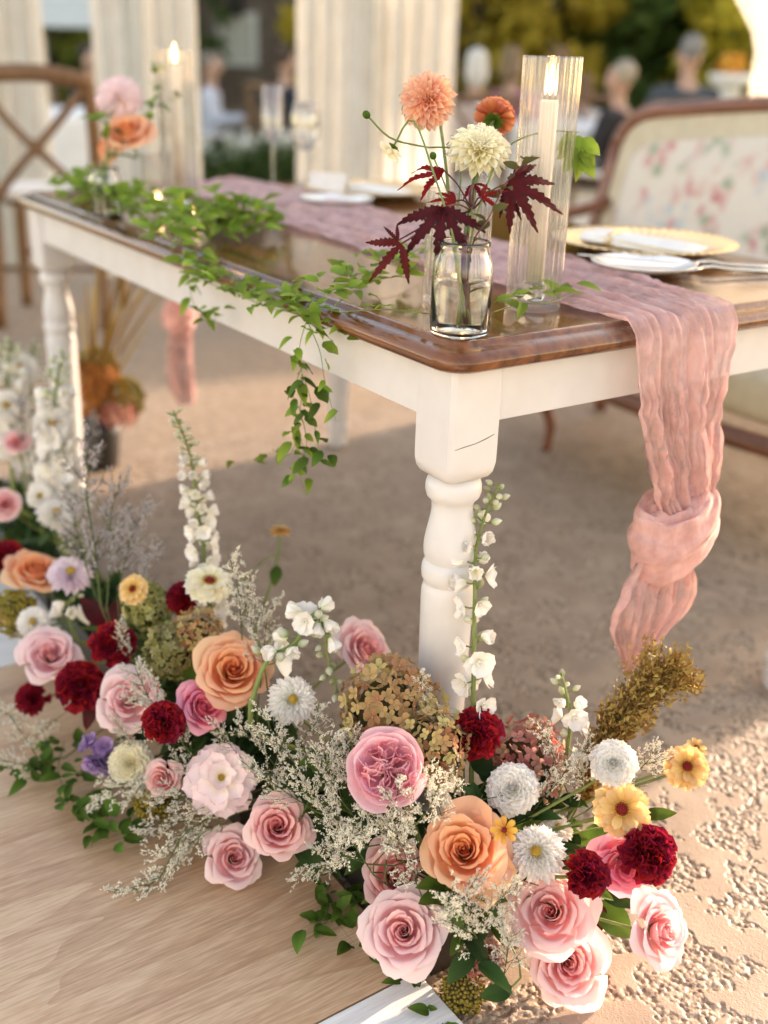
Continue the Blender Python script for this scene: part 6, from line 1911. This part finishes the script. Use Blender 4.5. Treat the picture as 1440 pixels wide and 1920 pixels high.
# ------------------------------------------------------------------ seated guests
M_skin = flat_mat('skin', (.42, .245, .175), .55, sub=.1)
GC = {'suit': ((.055, .065, .075), (.22, .21, .20), (.045, .05, .06)), 'white': ((.62, .50, .46), (.62, .60, .56), (.5, .42, .40)), 'pink': ((.50, .12, .28), (.20, .13, .07), (.03, .03, .06)), 'dark': ((.02, .02, .026), (.36, .31, .24), (.02, .02, .025)), 'navy': ((.55, .52, .50), (.18, .10, .05), (.03, .03, .05)), 'navy2': ((.03, .035, .05), (.06, .035, .02), (.03, .03, .05)), 'shirt': ((.55, .58, .66), (.20, .17, .14), (.02, .02, .025)), 'dark2': ((.02, .025, .035), (.03, .02, .015), (.02, .02, .025)), 'brown': ((.45, .40, .36), (.22, .12, .06), (.2, .18, .16))}
GL = {'suit': 'grey haired seated guest in a dark grey suit, seen from behind', 'white': 'white haired seated guest in a pale pink top', 'pink': 'seated guest in a bright pink jacket', 'dark': 'grey haired guest in black leaning at a white table', 'navy': 'brown haired seated guest in a pale top behind the candle', 'navy2': 'dark haired guest in navy beside the wide curtain', 'shirt': 'seated guest in a pale blue shirt and dark trousers', 'dark2': 'dark haired guest in black between two curtains', 'brown': 'brown haired guest far behind the tall candle cylinder'}
def capsule(b, p, q, r0, r1, n=8):
    p, q = np.array(p, float), np.array(q, float)
    d = q - p; L = np.linalg.norm(d); d /= L
    ks = np.linspace(0, 1, 7)
    pts, rad = [p - d * r0 * .9, p - d * r0 * .6], [r0 * .3, r0 * .8]
    for k in ks:
        pts.append(p + d * L * k); rad.append(r0 + (r1 - r0) * k)
    pts += [q + d * r1 * .6, q + d * r1 * .9]; rad += [r1 * .8, r1 * .3]
    b.tube(pts, rad, n)
def remeshed(name, b, vox, mat, parent):
    me0 = b.mesh(name + '_raw')
    o0 = bpy.data.objects.new('tmp', me0); col.objects.link(o0)
    md = o0.modifiers.new('r', 'REMESH'); md.mode = 'VOXEL'; md.voxel_size = vox
    ms = o0.modifiers.new('s', 'SMOOTH'); ms.iterations = 4; ms.factor = .6
    dg = bpy.context.evaluated_depsgraph_get()
    me1 = bpy.data.meshes.new_from_object(o0.evaluated_get(dg))
    bpy.data.objects.remove(o0)
    me1.name = name
    me1.polygons.foreach_set('use_smooth', [True] * len(me1.polygons))
    me1.materials.clear(); me1.materials.append(None)
    return obj(name, me1, mat, parent)
def person(head, key, rz):
    """seated figure facing local -Y; head centre at the given point"""
    cl, hr, lo = GC[key]
    gz = -.03
    root = thing('person', GL[key], 'person', (head[0], head[1], gz), rz)
    s = (head[2] - gz) / 1.20
    S = lambda x, y, z: (x * s, y * s, z * s)
    b = MB()       # one continuous body: head, neck, hands, legs
    b.ball(S(0, 0, 1.20), (.075 * s, .095 * s, .115 * s), 16, 12)
    b.ball(S(0, -.10, 1.185), (.014 * s, .02 * s, .022 * s), 8, 6)
    for q in (-1, 1):
        b.ball(S(q * .078, .0, 1.19), (.012 * s, .02 * s, .03 * s), 8, 6)
    capsule(b, S(0, .01, 1.12), S(0, .02, 1.00), .052 * s, .058 * s)
    capsule(b, S(0, .03, .95), S(0, .04, .55), .10 * s, .11 * s)
    for q in (-1, 1):
        capsule(b, S(q * .09, 0, .52), S(q * .12, -.42, .50), .075 * s, .06 * s)
        capsule(b, S(q * .12, -.42, .49), S(q * .12, -.40, .08), .055 * s, .038 * s)
        capsule(b, S(q * .12, -.40, .05), S(q * .13, -.54, .035), .04 * s, .03 * s)
        capsule(b, S(q * .20, .02, .95), S(q * .25, -.05, .70), .045 * s, .04 * s)
        capsule(b, S(q * .25, -.05, .70), S(q * .16, -.30, .72), .036 * s, .028 * s)
        b.ball(S(q * .15, -.35, .72), (.035 * s, .05 * s, .02 * s), 8, 6)
        for f_ in range(4):
            capsule(b, S(q * .15 + (f_ - 1.5) * .016, -.38, .722), S(q * .15 + (f_ - 1.5) * .018, -.44 + .008 * abs(f_ - 1.5), .715), .009 * s, .007 * s, 6)
        capsule(b, S(q * .125, -.34, .722), S(q * .10, -.385, .72), .010 * s, .008 * s, 6)
    remeshed('body', b, .014, M_skin, root)
    b = MB()
    for k in range(6):
        z0 = .50 + k * .085
        w = np.interp(z0, [.5, .6, .75, .9, 1.0], [.155, .150, .165, .185, .15])
        b.ball(S(0, .03, z0), (w * s, .115 * s, .08 * s), 14, 8)
    capsule(b, S(-.15, .025, .955), S(.15, .025, .955), .062 * s, .062 * s)
    for q in (-1, 1):
        capsule(b, S(q * .195, .02, .945), S(q * .255, -.04, .70), .062 * s, .054 * s)
        capsule(b, S(q * .255, -.04, .70), S(q * .17, -.28, .72), .050 * s, .040 * s)
    remeshed('jacket', b, .016, noise_mat('cloth_' + key, tuple(x * .85 for x in cl), cl, scale=20, rough=.85), root)
    b = MB()
    for q in (-1, 1):
        capsule(b, S(q * .09, .02, .52), S(q * .12, -.42, .505), .088 * s, .070 * s)
        capsule(b, S(q * .12, -.42, .50), S(q * .12, -.40, .10), .064 * s, .052 * s)
    remeshed('trousers', b, .016, noise_mat('lower_' + key, tuple(x * .85 for x in lo), lo, scale=20, rough=.85), root)
    b = MB()
    b.ball(S(0, .022, 1.245), (.082 * s, .090 * s, .090 * s), 16, 10)
    if key in ('white', 'pink', 'navy', 'brown'):
        b.ball(S(0, .055, 1.16), (.088 * s, .060 * s, .11 * s), 14, 10)
    hair = remeshed('hair', b, .012, noise_mat('hair_' + key, tuple(x * .7 for x in hr), hr, scale=60, rough=.7, bump=.5, bscale=120), root)
    # keep the face free of hair: the cap sits back on the skull
    hair.location = (0, .020 * s, .008 * s)
    ch = make_chair('brown chair under the ' + GL[key].split(',')[0].replace(' seated',''), (0, 0, 0), 0, 'cross-back chairs of seated guests')
    ch.location = (head[0] - math.sin(rz) * (.02), head[1] + math.cos(rz) * .02, gz)
    ch.rotation_euler = (0, 0, rz)
    return root
ROT = {'suit': R(-25), 'white': R(150), 'pink': R(120), 'dark': R(200), 'navy': R(160), 'navy2': R(100), 'shirt': R(60), 'dark2': R(30), 'brown': R(170)}
ROT['suit'] = R(145)
for hp, key in GUESTS:
    person(hp, key, ROT[key])

# ------------------------------------------------------------------ garden behind: trees, hedge, house
def leaf_cloud(centers, radii, n, size, seed):
    r_ = np.random.default_rng(seed)
    k = r_.integers(0, len(centers), n)
    d = r_.normal(size=(n, 3)); d /= np.linalg.norm(d, axis=1)[:, None]
    rad = r_.random(n) ** .45
    c = np.asarray(centers)[k] + d * rad[:, None] * np.asarray(radii)[k][:, None] * np.array([1, 1, .85])
    a = r_.normal(size=(n, 3)); a /= np.linalg.norm(a, axis=1)[:, None]
    bq = np.cross(a, d); bq /= np.linalg.norm(bq, axis=1)[:, None] + 1e-9
    s = size * r_.uniform(.6, 1.4, n)[:, None]
    P = np.stack([c - a * s, c + bq * s * .55, c + a * s, c - bq * s * .55], 1).reshape(-1, 3)
    F = [(4 * i, 4 * i + 1, 4 * i + 2, 4 * i + 3) for i in range(n)]
    t = np.repeat(np.clip(r_.normal(.5, .25, n), 0, 1), 4)
    return mesh('leaves', P, F, t, False)
M_tgreen = leaf_mat('tree_leaf_green', stops3((.06, .115, .035), (.11, .185, .055), (.19, .25, .075)), .45)
M_tyel = leaf_mat('tree_leaf_yellow', stops3((.42, .34, .04), (.64, .50, .07), (.76, .60, .12)), .5)
M_tolive = leaf_mat('tree_leaf_olive', stops3((.06, .08, .02), (.14, .16, .03), (.30, .26, .05)), .4)
M_bark = noise_mat('bark', (.05, .035, .022), (.11, .08, .055), scale=12, rough=.9, bump=.8, bscale=30)
def tree(loc, h, spread, mat, label, seed, n=9000, size=.12, low=.12):
    r_ = random.Random(seed)
    root = thing('tree', label, 'tree', loc, 0, 'trees around the garden')
    b = MB(); b.tube(smooth_path([(0, 0, 0), (r_.uniform(-.15, .15), r_.uniform(-.15, .15), h * .4), (r_.uniform(-.2, .2), r_.uniform(-.2, .2), h * .9)], 14), np.linspace(.18, .04, 14) * h / 6, 10)
    cs, rs_ = [], []
    for k in range(16):
        a = k * 2.4; u = k / 15
        z = h * (low + .85 * u); w = spread * math.sin(math.pi * (.12 + .8 * u)) * r_.uniform(.6, 1)
        c = (math.cos(a) * w * .7, math.sin(a) * w * .7, z)
        cs.append(c); rs_.append(spread * r_.uniform(.34, .55))
        if k % 2 == 0:
            b.tube([(0, 0, max(.3, z - .6)), (c[0] * .5, c[1] * .5, z - .2), c], [.05 * h / 6, .03 * h / 6, .012 * h / 6], 6)
    obj('trunk', b.mesh('trunk'), M_bark, root)
    obj('crown', leaf_cloud(cs, rs_, n, size, seed), mat, root)
def at_bg(px, d):      # a bearing across the garden, degrees from the view axis to the right, and a distance
    f2, r2 = Vector((.5688, .8225, 0)), Vector((.8225, -.5688, 0))
    p = Vector((-.7462, -.9499, 0)) + (f2 * math.cos(R(px)) + r2 * math.sin(R(px))) * d
    return (p.x, p.y, -.03)
TR = [(6, 15, 6, 2.4, 'g', 'dark green broad tree behind the white haired guest'), (10, 17.5, 7, 2.8, 'g', 'dark green tree filling the middle of the garden view'), (14, 14.5, 6, 2.2, 'g', 'dark green tree behind the grey suited guest'), (3.6, 13, 5, 1.5, 'y', 'yellow leaved tree beside the wide curtain'), (7.4, 12.5, 4.2, .75, 'y', 'small golden tree between dark trees'), (17.5, 13.5, 5, 1.5, 'y', 'yellow leaved tree beyond the seated guest in grey'), (20, 17, 7, 2.6, 'o', 'olive green tree beyond the sunlit curtain'), (-4.5, 20, 6, 1.3, 'o', 'olive tree beside the brick house wall'), (-4.3, 12.5, 4, .4, 'y', 'thin golden tree beside the wide curtain and the brick house'), (-13, 17, 7, 2.8, 'g', 'dark green tree between the left curtains'), (-17, 14, 6, 2.4, 'o', 'olive tree behind the cream curtain bundle'), (24, 20, 8, 3, 'g', 'tall dark tree farthest along the garden'), (-23, 18, 7, 3, 'g', 'dark tree past the cross-back chair'), (1, 22, 8, 3.2, 'g', 'tall dark tree behind the wide curtain')]
tree((15.2, 4.5, -.03), 7, 1.15, M_tolive, 'added unseen slender olive shade tree close to the sunlit curtain', 62, 7000, .14, .04)  # out of view, added to shade the sunny strip of patio
tree((16, 5.6, -.03), 7, 1.15, M_tgreen, 'added unseen slender dark shade tree nearest the sunlit curtain', 61, 7000, .14, .04)  # out of view, added to keep the sun off the wide curtain
for k, (x, y, h, lab) in enumerate(((17, 6.9, 7, 'broad dark tree beside the garden, past the sunlit curtain'), (18.5, 9.2, 7.5, 'broad dark tree, second past the sunlit curtain'), (17.5, 12.2, 7, 'broad dark tree, third past the sunlit curtain'), (20, 15.5, 8, 'broad dark tree at the garden corner'))):
    tree((x, y, -.03), h, 2.3, M_tgreen, lab, 50 + k, 9000, .16, .06)
for i, (deg, d, h, sp_, kk, lab) in enumerate(TR):
    tree(at_bg(deg, d), h, sp_, {'g': M_tgreen, 'y': M_tyel, 'o': M_tolive}[kk], lab, i + 1, 11000 if kk == 'g' else 5000, .13 if kk == 'g' else .085, .10 if kk == 'g' else .14)
# distant wood as one mass
wc = []
for k in range(120):
    q = at_bg(-34 + k * .56, 27 + 5 * math.sin(k * 1.9)); wc.append((q[0], q[1], 2.0 + 2.6 * ((k * 37) % 11) / 11))
o = obj('wood', leaf_cloud(wc, [2.6] * len(wc), 26000, .28, 77), M_tgreen); tag(o, 'dark distant wood closing off the garden', 'wood', None, 'stuff')
# hedge with white flowers
hp = (3.45, 7.35)
hedge = thing('flowering_shrub', 'low dark shrub topped with white blossoms beyond the far table end', 'shrub', (hp[0], hp[1], -.03))
cs = [(x * .28 * .85, -x * .2, .24 + .05 * math.sin(x * 2)) for x in range(-3, 4)]
obj('leaves', leaf_cloud(cs, [.32] * 7, 5000, .035, 5), M_tgreen, hedge)
cs2 = [(c[0], c[1], c[2] + .2) for c in cs]
obj('blossoms', leaf_cloud(cs2, [.16] * 7, 900, .028, 6), FM['white'], hedge)
# brick house with framed window and lantern
M_brick = [flat_mat('taupe_brick', (.16, .11, .085), .9), flat_mat('grey_brick', (.20, .15, .12), .9), flat_mat('brown_brick', (.12, .085, .065), .9)]
M_mortar = flat_mat('mortar', (.24, .20, .17), .95)
M_frame = flat_mat('white_window_paint', (.72, .70, .66), .5)
hw = at_bg(-7.9, 15.5)
house = thing('brick_house', 'taupe brick house wall with white framed window across the lawn', 'house', hw, R(-37))
b = MB(); b.box(-1.15, .68, 0, .4, 0, 4.2); obj('wall', b.mesh('wall', False), M_mortar, house)
bm = slab(-.105, .105, -.018, .06, 0, .065, .006)
rb = random.Random(9)
for row in range(26):
    for c in range(9):
        x = -1.05 + c * .22 + (.11 if row % 2 else 0)
        if x > .60 or (-.42 < x < .36 and 1.0 < 0.5 + row * .075 + .0 < 1.72):
            continue
        obj('brick', bm, M_brick[rb.randrange(3)], house, Matrix.Translation((x, 0, .50 + row * .075)))
wnd = obj('window', slab(-.27, .27, -.045, .02, 1.02, 1.66, .004), M_frame, house)
obj('pane', slab(-.21, .21, -.050, -.040, 1.08, 1.60, 0), flat_mat('window_blind', (.50, .49, .44), .3), wnd)
b = MB(); b.box(-.012, .012, -.056, -.050, 1.08, 1.60); obj('glazing_bar', b.mesh('glazing_bar', False), M_frame, wnd)
b = MB(); b.lathe([(.02, 1.60), (.10, 1.62), (.10, 1.80), (.05, 1.86), (.01, 1.90)], 8, center=(0, -.12, 0)); obj('lantern', b.mesh('lantern', False), M_tray, house)
b = MB(); b.box(-1.3, .85, -.25, .6, 4.2, 4.35); obj('roof', b.mesh('roof', False), M_tray, house)
# white garden column with flowers
ped = thing('garden_column', 'white garden column topped with orange flowers beside the suited guest', 'column', (6.4, 4.9, -.03))
b = MB(); b.lathe([(.16, 0), (.16, .06), (.11, .10), (.09, .16), (.085, .95), (.10, 1.02), (.16, 1.06), (.16, 1.11), (.001, 1.11)], 24); obj('shaft', b.mesh('shaft'), M_frame, ped)
obj('flowers', leaf_cloud([(0, 0, 1.18), (.06, .03, 1.17), (-.06, 0, 1.16)], [.10] * 3, 300, .03, 8), FM['orange'], ped)
# white porch posts and a pale building in the gap between the curtains
pb = at_bg(-15.6, 11)
pr_ = thing('garden_porch', 'pale porch with white posts between the two left curtains', 'porch', pb, R(-37))
for x in (-.35, .35):
    obj('post', slab(x - .06, x + .06, -.06, .06, 0, 2.6, .005), M_frame, pr_)
obj('porch_beam', slab(-.6, .6, -.09, .09, 1.32, 1.60, .005), flat_mat('pale_blue_paint', (.50, .54, .58), .6), pr_)
